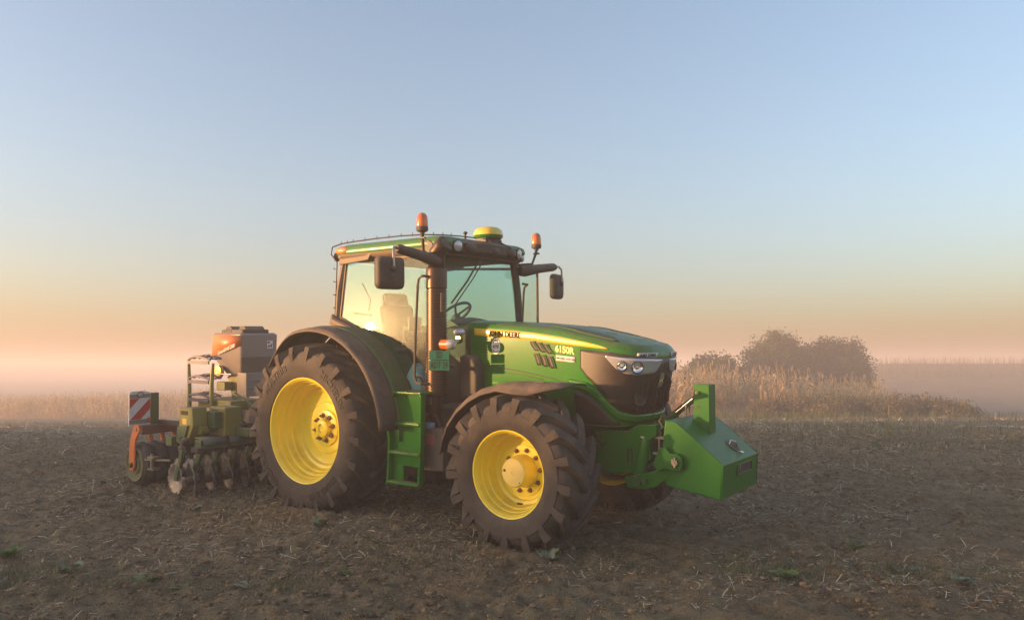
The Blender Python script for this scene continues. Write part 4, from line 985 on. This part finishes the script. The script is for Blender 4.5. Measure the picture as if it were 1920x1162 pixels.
for sd in (-1, 1):
    ear = [(3.95, .93), (4.0, .94), (4.05, .885), (4.11, .89), (4.155, .86), (4.165, .80), (4.14, .745), (4.08, .735), (4.0, .75), (3.92, .72), (3.88, .78)]
    e_ = part('hitch_ear', MB().prism(ear, sd * (wy + .055), sd * (wy + .012)), GREEN_W, W, bevel=.006)
    part('hitch_pin', MB().tube([(4.10, sd * (wy + .01), .815), (4.10, sd * (wy + .085), .815)], .030, 14).tube([(4.10, sd * (wy + .075), .86), (4.10, sd * (wy + .078), .77)], .008, 6).tube([(4.08, sd * (wy + .085), .845), (4.12, sd * (wy + .085), .79)], .010, 6), STEEL, e_)
eye = MB().lathe([(.075, 0), (.075, .006), (.06, .008), (.001, .008)], 20, (0, 0, 0), 'z'); eye.v = [tuple(Matrix.Translation((4.40, .10, .9125)) @ Matrix.Rotation(math.radians(38.2), 4, 'Y') @ Vector(p)) for p in eye.v]
part('lifting_eye', eye, DARK, W)
part('lift_loop', MB().tube([(4.38, .06, .925), (4.39, .08, .965), (4.42, .13, .945), (4.425, .145, .905)], .008, 6).tube([(4.46, .06, .865), (4.49, .05, .875), (4.50, .09, .865), (4.47, .10, .86)], .008, 6), CHROME, W)
part('rear_rails', MB().tube([(4.0, -.02, 1.17), (4.0, -.02, 1.30)], .008, 6).tube([(4.0, .06, 1.17), (4.0, .06, 1.27)], .008, 6), STEEL, W)

# weld beads along the block's edges
for sd in (-1, 1):
    part('weld_bead', MB().tube([(4.0 + .03 * k / 2 if False else 3.98 + (4.085 - 3.98) * min(1, k / 4) + (4.512 - 4.085) * max(0, (k - 4) / 14), sd * (wy - .003), 1.166 - (.014) * min(1, k / 4) - (.334) * max(0, (k - 4) / 14)) for k in range(19)], [.006 + .002 * math.sin(k * 2.3) for k in range(19)], 6), GREEN_W, W)
    part('weld_bead', MB().tube([(4.512 - .0007 * k, sd * (wy - .003), .815 - .0165 * k) for k in range(18)], [.006 + .002 * math.sin(k * 1.9) for k in range(18)], 6), GREEN_W, W)
part('post_weld', MB().tube([(4.09, -.08, 1.152), (4.16, -.082, 1.10), (4.255, -.08, 1.025)], .010, 6), GREEN_W, W)

# ------------------------------------------------------------------ disc harrow behind the tractor
D = thing('disc_harrow', 'green compact disc harrow with orange roller frame hitched behind the tractor', 'harrow', (-2.3, 0, 0))
part('front_beam', MB().box(-1.78, -1.64, -1.44, 1.44, .56, .68), GREEN_A, D, bevel=.01)
part('rear_beam', MB().box(-2.42, -2.28, -1.44, 1.44, .56, .68), GREEN_A, D, bevel=.01)
part('roller_beam', MB().box(-3.05, -2.93, -1.46, 1.46, .66, .78), RUST, D, bevel=.01)
for y in (-.9, -.3, .3, .9):
    part('frame_rail', MB().box(-2.93, -1.40, y - .05, y + .05, .685, .785), GREEN_A, D, bevel=.008)
part('side_rail', MB().box(-2.93, -2.05, -1.26, -1.18, .785, .84), DARK, D, bevel=.006)
part('headstock', MB().prism([(-1.35, .50), (-1.35, 1.20), (-1.50, 1.30), (-2.2, .95), (-2.2, .80), (-1.6, .80)], -.36, -.32).prism([(-1.35, .50), (-1.35, 1.20), (-1.50, 1.30), (-2.2, .95), (-2.2, .80), (-1.6, .80)], .32, .36).box(-1.50, -1.34, -.36, .36, 1.10, 1.24), GREEN_A, D, bevel=.01)
part('headstock_brace', MB().prism([(-2.30, 1.13), (-2.24, 1.18), (-1.70, .98), (-1.40, 1.06), (-1.38, .98), (-1.70, .88)], -.58, -.54), GREEN_A, D, bevel=.006)
part('brace_plate', MB().prism([(-2.15, .92), (-2.0, .97), (-1.62, .98), (-1.50, .92), (-1.55, .80), (-2.0, .80)], -.66, -.62), GREYP, D, bevel=.006)
for k in range(8):
    y0 = -1.43 + k * .36
    part('beam_cover', MB().add([(-1.80, y0, .70), (-1.62, y0, .685), (-1.585, y0, .60), (-1.80, y0 + .31, .70), (-1.62, y0 + .31, .685), (-1.585, y0 + .31, .60)], [(0, 1, 4, 3), (1, 2, 5, 4)]), paint('blue_green_cover', (.035, .085, .055), .4, dust=.22) if k == 0 else MATS['blue_green_cover'], D, solid=.014)
    part('cover_hinge', MB().tube([(-1.63, y0 + .315, .695), (-1.63, y0 + .355, .695)], .022, 8), BLACK, D)
    part('cover_edge', MB().box(-1.60, -1.575, y0, y0 + .31, .575, .60), STEEL if False else GREEN_A, D)
part('pivot_pipe', MB().tube([(-1.86, -1.28, .78), (-1.86, -.45, .78)], .035, 12), STEEL, D)
for y in (-1.28, -.45): part('pivot_collar', MB().tube([(-1.86, y - .05, .78), (-1.86, y + .05, .78)], .06, 14), OLIVE, D)
bx_ = part('side_box', MB().prism([(-2.16, .60), (-2.14, 1.05), (-1.86, 1.06), (-1.84, .84), (-1.98, .60)], -1.42, -1.22), OLIVE, D, bevel=.012)
part('box_slot', MB().box(-2.10, -1.96, -1.424, -1.418, .965, 1.015), DARK, bx_)
part('warning_label', MB().box(-2.07, -1.98, -1.424, -1.419, .85, .92), GOLD, bx_)
part('lower_gusset', MB().prism([(-2.17, .62), (-2.15, .82), (-1.92, .84), (-2.02, .62)], -1.445, -1.425), GREEN_A, bx_, bevel=.004)
bx2 = part('tool_box', MB().box(-1.98, -1.66, -1.10, -.86, .68, 1.05), OLIVE, D, bevel=.02)
part('box_slot', MB().box(-1.93, -1.80, -1.104, -1.098, .97, 1.01), DARK, bx2)
part('filler_block', MB().box(-1.92, -1.70, -1.22, -1.11, .80, 1.0), GREEN_A, D, bevel=.01)
part('platform', MB().box(-2.72, -1.98, -.80, -.30, 1.06, 1.09).box(-2.72, -1.98, -.80, -.77, .98, 1.06).box(-2.00, -1.97, -.77, -.30, .86, 1.06), OLIVE, D, bevel=.006)
part('platform_hole', MB().lathe([(.075, .001), (.075, .004), (.001, .004)], 18, (-2.2, -.52, 1.09), 'z'), DARK, D)
# access ladder: two posts and three bowed treads
for x, zt_ in ((-2.86, 1.62), (-2.34, 1.58)):
    part('ladder_post', MB().tube([(x, -.84, .95), (x + .01, -.85, 1.28), (x - (.03 if x < -2.5 else -.02), -.84, zt_)], [.03, .028, .022], 8), OLIVE, D)
for z in (1.62, 1.36, 1.12):
    arc = [(-2.60 + .25 * t, -.86 - .03 * (1 - t * t), z + .045 * (1 - t * t)) for t in np.linspace(-1, 1, 11)]
    arc2 = [(p[0], p[1] + .16, p[2] + .015) for p in arc]
    tr_ = part('ladder_tread', MB().tube(arc, .016, 6).tube(arc2, .016, 6).tube([((a[0] + b[0]) / 2, (a[1] + b[1]) / 2, (a[2] + b[2]) / 2) for a, b in zip(arc, arc2)], .009, 6), TREAD, D)
    for k in (1, 3, 5, 7, 9): part('tread_bar', MB().tube([arc[k], arc2[min(k + 1, 10)]], .010, 5), TREAD, tr_)
    part('tread_front', MB().box(-2.84, -2.36, -.885, -.865, z - .055, z - .012), TREAD, tr_)
# discs
def disc_mesh():
    n = 60; rings = []; prof = [(.03, .045), (.10, .038), (.16, .020), (.20, .006)]
    m_ = MB()
    for r, h in prof: rings.append([(r * math.cos(a), h, r * math.sin(a)) for a in np.linspace(0, 2 * math.pi, n + 1)[:-1]])
    rings.append([((.232 - .022 * max(0, math.cos(12 * a)) ** 2 * 1.6) * math.cos(a), -.006, (.232 - .022 * max(0, math.cos(12 * a)) ** 2 * 1.6) * math.sin(a)) for a in np.linspace(0, 2 * math.pi, n + 1)[:-1]])
    m_.loft(rings, True, False)
    return m_.mesh('disc')
dme = disc_mesh(); dme.materials.append(BRIGHT)
hub_me = MB().lathe([(.001, -.06), (.045, -.06), (.055, -.02), (.055, .06), (.04, .09), (.001, .09)], 14).mesh('disc_hub'); hub_me.materials.append(DARK)
for row, x, yaw, sg in ((0, -1.74, -17, 1), (1, -2.36, 17, -1)):
    for k in range(12):
        y = -1.50 + .25 * k + (.30 if row else 0)
        if y > 1.5: continue
        o = bpy.data.objects.new('disc', dme); C.objects.link(o); o.parent = D; ORG[o] = (0, 0, 0)
        o.location = (x + 2.3, y, .195); o.rotation_euler = (math.radians(6), rng.uniform(0, 1), math.radians(yaw)); o.scale = (1, sg, 1)
        sm_ = o.modifiers.new('solid', 'SOLIDIFY'); sm_.thickness = .006
        h = bpy.data.objects.new('disc_hub', hub_me); C.objects.link(h); h.parent = o
        part('disc_arm', MB().loft([[(x + dx + ox, y + .05 * sg + oy, z) for ox, oy in ((-.035, -.012), (.035, -.012), (.035, .012), (-.035, .012))] for dx, z in ((.10, .58), (.05, .45), (-.03, .30), (-.04, .19))]), GREEN_A, D, bevel=.004)
        part('arm_clamp', MB().box(x + .02, x + .16, y - .02, y + .10, .54, .60), DARK, D, bevel=.006)
part('edge_disc_arm', MB().loft([[(x_ + ox, -1.56 + oy, z) for ox, oy in ((-.03, -.015), (.03, -.015), (.03, .015), (-.03, .015))] for x_, z in ((-1.85, .56), (-1.88, .44), (-1.95, .28), (-1.97, .18))]), GREEN_A, D, bevel=.004)
o = bpy.data.objects.new('disc', dme); C.objects.link(o); o.parent = D; o.location = (-1.98 + 2.3, -1.56, .20); o.scale = (.86, .86, .86); o.rotation_euler = (0, .2, math.radians(-6)); sm_ = o.modifiers.new('solid', 'SOLIDIFY'); sm_.thickness = .006
part('depth_spindle', MB().tube([(-2.52, -1.56, .46), (-2.52, -1.56, .28)], .022, 8).tube([(-2.70, -1.55, .37), (-2.20, -1.50, .40)], .014, 6).box(-2.56, -2.42, -1.60, -1.50, .26, .29).box(-2.56, -2.42, -1.60, -1.50, .41, .43), STEEL, D)
part('spring_clamp', MB().ball((-1.94, -1.50, .56), .06, .05, .06, 8, 6).ball((-1.88, -1.50, .66), .05, .05, .05, 8, 6).tube([(-1.98, -1.50, .70), (-1.86, -1.50, .50)], .025, 6), BLACK_D, D)
# roller
rx, rz = -3.02, .275
part('roller_axle', MB().tube([(rx, -1.5, rz), (rx, 1.5, rz)], .11, 20), DARK, D)
ringm = MB().lathe([(.12, -.078), (.225, -.080), (.262, -.062), (.285, -.026), (.288, 0), (.285, .026), (.262, .062), (.225, .080), (.12, .078)], 48).mesh('roller_ring'); ringm.materials.append(paint('roller_rubber', (.022, .02, .018), .7, dust=.30, up=.1))
for k in range(18):
    o = bpy.data.objects.new('roller_ring', ringm); C.objects.link(o); o.parent = D; o.location = (rx + 2.3, -1.42 + k * .167, rz)
    if k < 17: part('scraper', MB().prism([(rx + .02, .66), (rx + .07, .66), (rx + .10, .57), (rx + .06, .56)], -1.36 + k * .167, -1.31 + k * .167), ORANGE, D)
part('roller_end_plate', MB().lathe([(.001, 0), (.07, -.004), (.075, -.02), (.12, -.022), (.13, -.004), (.185, -.006), (.20, -.02), (.215, -.022), (.222, 0)], 36, (rx, -1.50, rz)), paint('olive_end_plate', (.12, .13, .05), .5, dust=.35), D)
arm = part('roller_arm', MB().prism([(-2.97, .80), (-2.86, .80), (-2.84, .72), (-2.93, .60), (-2.95, .50), (-2.95, .26), (-2.99, .20), (-3.08, .20), (-3.09, .26), (-3.08, .52), (-3.06, .62)], -1.555, -1.53), ORANGE, D, bevel=.008)
part('arm_bolt', MB().lathe([(.035, 0), (.035, -.02), (.02, -.026), (.001, -.026)], 6, (-3.02, -1.555, .275)), PIPE, arm)
part('arm_bolt', MB().lathe([(.022, 0), (.022, -.012), (.001, -.014)], 10, (-2.91, -1.555, .74)), STEEL, arm)
part('far_roller_arm', MB().prism([(-2.97, .80), (-2.86, .80), (-2.84, .72), (-2.95, .50), (-2.95, .26), (-3.08, .20), (-3.08, .52)], 1.53, 1.555), ORANGE, D)
# warning board facing forward, with its lamp and reflector
wb = part('warning_board', MB().prism([(-1.60, .775), (-1.60, 1.20), (-1.565, 1.225), (-1.40, 1.225), (-1.32, 1.205), (-1.31, .775)], -3.03, -3.005, 'x'), WHITE, D, bevel=.006)
part('red_stripe', MB().prism([(-1.595, 1.13), (-1.465, 1.13), (-1.595, 1.00)], -3.004, -3.001, 'x'), RED, wb)
part('red_stripe', MB().prism([(-1.585, .86), (-1.445, .86), (-1.315, .995), (-1.315, 1.13)], -3.004, -3.001, 'x'), RED, wb)
part('board_edge', MB().box(-3.01, -3.003, -1.598, -1.315, .80, .855), GREYP, wb); part('board_edge', MB().box(-3.01, -3.003, -1.598, -1.315, 1.135, 1.185), GREYP, wb)
lamp('position_lamp', (-2.995, -1.455, 1.178), (1, 0, 0), .040, .03, wb)
part('lamp_glass', MB().lathe([(.036, .0), (.028, .012), (.001, .016)], 16, (-2.996, -1.455, 1.178), 'x'), LAMPG, wb)
part('amber_reflector', MB().lathe([(.030, 0), (.028, .012), (.001, .014)], 16, (-3.0, -1.335, .845), 'x'), AMBER, wb)
part('board_bracket', MB().box(-3.10, -3.01, -1.305, -1.19, .78, 1.19), GREEN_A, wb, bevel=.006)

# ------------------------------------------------------------------ seeder box on the harrow
Hh = thing('seed_hopper', 'grey seeder hopper with orange side and black lid mounted above the harrow', 'seed hopper', (-2.81, 0, 1.09))
def hr(x0, x1, w, z, r=.05, bow=0):
    ring = rr_ring(x0, x1, w, w, r, z, 5); out = []
    for x, y, zz in ring:
        out.append((x, y * (1 + bow * (1 - ((x - (x0 + x1) / 2) / ((x1 - x0) / 2)) ** 2)), zz + .02 * (1 - ((x - (x0 + x1) / 2) / ((x1 - x0) / 2)) ** 2) if z > 1.9 else zz))
    return out
hp = part('hopper_body', MB().loft([hr(-2.98, -2.64, .17, 1.36), hr(-3.17, -2.46, .30, 1.64, bow=.06), hr(-3.18, -2.45, .305, 1.95, bow=.08), hr(-3.15, -2.48, .28, 1.975)]), GREYP, Hh, angle=30)
part('hopper_stand', MB().box(-2.66, -2.44, -.24, .24, 1.09, 1.42).box(-2.44, -2.425, -.20, .20, 1.30, 1.33).box(-2.44, -2.425, -.20, .20, 1.20, 1.22), GREYP, Hh, bevel=.02)
part('orange_panel_and_glare', MB().add([(-3.13, -.3095, 1.955), (-2.47, -.3095, 1.945), (-3.16, -.3085, 1.645), (-2.81, -.3345, 1.958), (-2.80, -.3325, 1.72), (-2.47, -.3095, 1.80)], [(0, 2, 4, 3), (3, 4, 5, 1)]), ORANGE, Hh, solid=.003)  # orange side decal, enlarged so its colour also stands in for sun glare
v, f = text_mesh('GreenDrill 200', .07, shear=.3, bold=.001); part('hopper_lettering', MB().add([(-2.80 + a * .92, -.334 + .02 * (a / .3) ** 2, 1.745 + b + .27 * a) for a, b, c in v], f), WHITE, Hh, fix=False, angle=10)
part('hopper_badge', MB().box(-2.449, -2.444, .105, .205, 1.755, 1.87), WHITE, Hh)
part('badge_mark', MB().box(-2.4435, -2.4415, .115, .15, 1.83, 1.86).prism([(.12, 1.77), (.125, 1.80), (.14, 1.81), (.165, 1.80), (.175, 1.82), (.195, 1.825), (.19, 1.80), (.185, 1.77), (.178, 1.77), (.172, 1.785), (.145, 1.785), (.135, 1.77)], -2.4435, -2.4415, 'x'), RED, Hh)
ld = part('hopper_lid', MB().loft([rr_ring(-3.08, -2.53, .225, .225, .06, z, 5) for z in (1.972, 2.03)]), BLACK_D, Hh, bevel=.01)
for x0, x1 in ((-3.06, -2.88), (-2.74, -2.56)):
    part('lid_latch', MB().prism([(x0, 2.028), (x0 + .03, 2.075), (x1 - .05, 2.078), (x1, 2.028)], -.16, .16), BLACK_D, ld, bevel=.008)
for k in range(5): part('lid_rib', MB().box(-3.04 + k * .05, -3.02 + k * .05, -.232, -.222, 1.985, 2.022), BLACK, ld)
fan = part('metering_fan', MB().lathe([(.001, 0), (.05, -.01), (.085, .0), (.09, .05), (.06, .06)], 22, (-3.02, -.31, 1.43)), paint('brass_housing', (.55, .33, .10), .3, metal=.8, dust=.15), Hh)
part('fan_shaft', MB().tube([(-3.02, -.33, 1.40), (-2.70, -.30, 1.40)], .012, 6), CHROME, fan)
part('metering_box', MB().box(-3.0, -2.80, -.34, -.22, 1.17, 1.29), OLIVE, Hh, bevel=.01)
part('metering_chute', MB().prism([(-2.95, 1.36), (-2.70, 1.36), (-2.74, 1.10), (-2.84, 1.10)], -.20, -.12), OLIVE, Hh, bevel=.008)

# hoses: hydraulic lines from the tractor and seed tubes from the metering unit
for i, (a, b) in enumerate((((-.35, -.20, 1.30), (-1.55, -.25, 1.12)), ((-.35, -.12, 1.34), (-1.55, -.10, 1.16)), ((-.35, .10, 1.30), (-1.6, .15, 1.10)))):
    m0 = [a[j] * .5 + b[j] * .5 for j in range(3)]; part('hydraulic_hose', MB().tube([a, (a[0] - .3, a[1], a[2] + .05), (m0[0], m0[1] - .05, m0[2] - .22), (b[0] + .25, b[1], b[2] - .06), b], .016, 8), BLACK, D)
for i in range(5):
    y = -.24 + .06 * i; part('seed_tube', MB().tube([(-2.78, y * .6, 1.14), (-2.72 + .05 * i, y - .12, .98), (-2.45, -.3 - .22 * i, .90), (-2.36, -.35 - .24 * i, .72)], .016, 6), BLACK_D, Hh)
part('wiring_loom', MB().tube([(-2.2, -.62, 1.10), (-2.05, -.70, 1.02), (-1.9, -.78, .98), (-1.75, -.80, .86), (-1.62, -.7, .75)], .010, 6), BLACK, D)

# ------------------------------------------------------------------ what lies on the field
TIn = np.array(TI)
def field_pts(n, y0, y1, k=.72, pw=1.0):
    y = y0 + (y1 - y0) * rng.random(n) ** pw; x = y * k * rng.uniform(-1, 1, n); return x, y
# straw litter: bent ribbons lying on or poking out of the soil
def straw(n, y0, y1, lmin, lmax, w, pw):
    x, y = field_pts(n, y0, y1, .74, pw)
    dens = vnoise(x * .8, y * .8, 21) * .65 + vnoise(x * 2.7, y * 2.7, 22) * .35
    k = dens > rng.uniform(.34, .62, n); x, y = x[k], y[k]; n = len(x)
    a = rng.uniform(0, math.pi, n); L = lmin + (lmax - lmin) * rng.random(n) ** 2.2; up = np.where(rng.random(n) < .10, rng.uniform(.3, .9, n), rng.normal(0, .12, n))
    z = gz(x, y) + .008 + np.abs(np.sin(up)) * L * .35
    d = np.stack([np.cos(a) * np.cos(up), np.sin(a) * np.cos(up), np.sin(up)], -1); s = np.stack([-np.sin(a), np.cos(a), rng.normal(0, .5, n)], -1); s /= np.linalg.norm(s, axis=1)[:, None]
    c = np.stack([x, y, z], -1); bend = rng.normal(0, .055, n)[:, None] * s * L[:, None] + np.array([0, 0, 1]) * rng.uniform(0, .06, n)[:, None] * L[:, None]
    hw = (w * rng.uniform(.5, 1.6, n))[:, None] * s
    e0, e1 = c - d * L[:, None] / 2, c + d * L[:, None] / 2; mi = c + bend
    V = np.stack([e0 - hw, e0 + hw, mi + hw, mi - hw, e1 + hw * .6, e1 - hw * .6], 1).reshape(-1, 3); b = np.arange(n)[:, None] * 6
    F = np.concatenate([b + [0, 1, 2, 3], b + [3, 2, 4, 5]], 1).reshape(-1, 4)
    return V, F
S1 = straw(42000, 5.6, 10.5, .015, .13, .0024, .9); S2 = straw(30000, 9.5, 20, .03, .20, .0040, 1.0); S3 = straw(14000, 18, 42, .1, .4, .009, 1.0)
V = np.concatenate([S1[0], S2[0], S3[0]]); F = np.concatenate([S1[1], S2[1] + len(S1[0]), S3[1] + len(S1[0]) + len(S2[0])])
tag(part('straw_litter', fast_mesh('straw_litter', V, F, False), STRAW, None), 'pale broken straw and stubble scattered over the tilled soil', 'straw', kind='stuff')
# clods
ico = bmesh.new(); bmesh.ops.create_icosphere(ico, subdivisions=1, radius=1); iv = np.array([v.co[:] for v in ico.verts]); if_ = np.array([[v.index for v in f.verts] for f in ico.faces]); ico.free()
n = 60000; x, y = field_pts(n, 5.5, 19, .74, 1.0); dens = vnoise(x * .7, y * .7, 31) * .6 + vnoise(x * 2.1, y * 2.1, 32) * .4; k = dens > rng.uniform(.25, .7, n); x, y = x[k], y[k]; n = len(x)
sz = .005 + .019 * rng.random(n) ** 3.2
jit = rng.uniform(.4, 1.5, (n, len(iv), 1)); sc = np.stack([rng.uniform(.8, 1.4, n), rng.uniform(.8, 1.4, n), rng.uniform(.5, .9, n)], -1)
V = iv[None] * jit * sc[:, None] * sz[:, None, None] + np.stack([x, y, gz(x, y) + sz * .25], -1)[:, None]
F = (if_[None] + (np.arange(n) * len(iv))[:, None, None]).reshape(-1, 3)
tag(part('soil_clods', fast_mesh('soil_clods', V.reshape(-1, 3), F, False), CLOD, None), 'loose brown soil clods scattered over the field', 'soil clods', kind='stuff')
# short green grass in patches
def grass(n, cx, cy, rx_, ry_, h):
    x = cx + rng.normal(0, rx_, n); y = cy + rng.normal(0, ry_, n); z = gz(x, y) - .01; a = rng.uniform(0, 6.28, n); hh = h * rng.uniform(.4, 1.3, n)
    s = np.stack([np.cos(a), np.sin(a), 0 * a], -1) * (.002 + .00022 * cy); d = np.stack([-np.sin(a), np.cos(a), 0 * a], -1) * (hh * rng.uniform(.1, 1.0, n))[:, None]
    b0 = np.stack([x, y, z], -1); m1 = b0 + d * .35 + np.stack([0 * a, 0 * a, hh * .65], -1); m2 = b0 + d + np.stack([0 * a, 0 * a, hh], -1)
    V = np.stack([b0 - s, b0 + s, m1 + s * .8, m1 - s * .8, m2 + s * .2, m2 - s * .2], 1).reshape(-1, 3); b = np.arange(n)[:, None] * 6
    return V, np.concatenate([b + [0, 1, 2, 3], b + [3, 2, 4, 5]], 1).reshape(-1, 4)
GP = [(500, -4.2, 6.6, .35, .2, .06), (300, -3.1, 6.3, .4, .2, .05), (260, -1.7, 6.25, .3, .12, .05), (220, -.9, 6.9, .3, .12, .05), (180, -1.2, 7.4, .25, .12, .05), (500, -3.6, 9.6, 1.0, .5, .06), (420, -5.6, 11.5, 1.2, .6, .06), (360, 2.1, 6.5, .25, .15, .07), (260, 3.2, 6.6, .3, .2, .06), (260, 3.9, 6.35, .3, .2, .06), (240, .2, 7.3, .4, .15, .05),
      (1600, 8.5, 16.5, 2.4, 2.2, .10), (1300, 6.5, 14, 2.0, 1.8, .09), (700, 8, 20, 1.6, 2.0, .13), (1300, 13, 36, 5, 2, .28), (900, 9, 37, 5, 1.5, .28), (900, 12, 28, 5, 3, .2), (500, -1.5, 9.1, .8, .3, .05), (600, -8, 14, 2, 1.5, .07), (500, 1.4, 7.0, .6, .25, .045)]
Vs = []; Fs = []; n0 = 0
for g in GP:
    v, f = grass(*g); Vs.append(v); Fs.append(f + n0); n0 += len(v)
tag(part('short_grass', fast_mesh('short_grass', np.concatenate(Vs), np.concatenate(Fs), False), GRASS, None), 'sparse short green grass growing in patches on the soil', 'grass', kind='stuff')
# single weeds
def weed(name, label, x, y, n, L, w, rise, mat, seed):
    R = np.random.default_rng(seed); P = []; z = float(gz(x, y)) - .01
    for i in range(n):
        a = 6.28 * i / n * 1.618 * 2 + R.normal(0, .3); l_ = L * R.uniform(.6, 1.2); d = np.array([math.cos(a), math.sin(a), 0]); sd = np.array([-math.sin(a), math.cos(a), R.normal(0, .35)]); r = rise * R.uniform(.5, 1.3)
        pts = [d * l_ * t * .85 + np.array([0, 0, l_ * (r * t * 1.2 - r * .6 * t * t)]) + sd * .02 * math.sin(6 * t + i) for t in (0, .2, .4, .6, .8, 1)]
        P.append(strip(pts, np.array([.12, .35, .85, 1.0, .7, .08]) * w * l_ * R.uniform(.8, 1.2), sd / np.linalg.norm(sd)))
    v, f = join(P); o = part(name, fast_mesh(name, v, f), mat, None); o.location = (x, y, z)
    tag(o, label, 'weed', 'weeds growing on the field')
for i, (lab, x, y, n, L, w, r, mt) in enumerate([
    ('grey-green lobed weed at the foot of the near front tyre', .32, 6.98, 12, .13, .5, .9, WEED_G),
    ('pale leafy weed beside the bottom of the near rear tyre', -1.92, 8.05, 14, .12, .5, .8, WEED_G),
    ('bright green clump of weed at the left edge of the picture', -4.42, 7.05, 22, .16, .35, .9, WEED),
    ('grey-green leafy weed in the bottom left foreground', -3.72, 6.75, 12, .14, .4, .7, WEED_G),
    ('dark green spreading weed below the harrow, in the foreground', -2.95, 6.45, 16, .17, .5, .5, WEED),
    ('dark broadleaf weed right of the spreading one in the foreground', -2.55, 6.32, 9, .15, .6, .5, WEED),
    ('small yellow-green tuft of weed straight below the rear wheel', -1.36, 6.62, 16, .09, .3, 1.1, WEED),
    ('pale star-shaped weed at the bottom edge below the rear wheel', -2.02, 6.22, 9, .14, .25, .6, WEED_G),
    ('dense dark green weed in the foreground below the green weight', 2.15, 6.40, 24, .15, .35, .7, WEED),
    ('pale green spreading weed in the right foreground', 3.25, 6.72, 18, .18, .3, .6, WEED_G),
    ('small upright yellow-green weed in the right foreground', 3.10, 7.35, 9, .16, .25, 1.3, WEED),
    ('grey-green weed in the bottom right foreground', 3.5, 6.28, 14, .12, .5, .7, WEED_G),
    ('tall thin pale weed on the grassy ground at right', 7.0, 15.2, 10, .24, .10, 1.8, WEED_G),
    ('thin upright weed on the grass right of the green weight', 5.9, 13.0, 9, .20, .14, 1.6, WEED),
    ('leafy weed on the soil left of the roller', -5.4, 10.6, 14, .15, .5, .8, WEED_G),
    ('pale weed on the soil just in front of the discs', -3.55, 9.0, 10, .12, .5, .8, WEED_G)]):
    weed('weed_plant', lab, x, y, n, L, w, r, mt, 900 + i)

# ------------------------------------------------------------------ dusty air
hz = MB().box(-700, 700, -560, 700, -9, 7.0)
m, n, l, b = newmat('dusty_air'); n.remove(b)
pv = n.new('ShaderNodeVolumePrincipled'); pv.inputs['Color'].default_value = (.91, .85, .84, 1)
pv.inputs['Density'].default_value = 0.0066; pv.inputs['Anisotropy'].default_value = .12
l.new(pv.outputs[0], n['Material Output'].inputs['Volume'])
hazeo = part('haze', hz, m, None); tag(hazeo, kind='stuff')
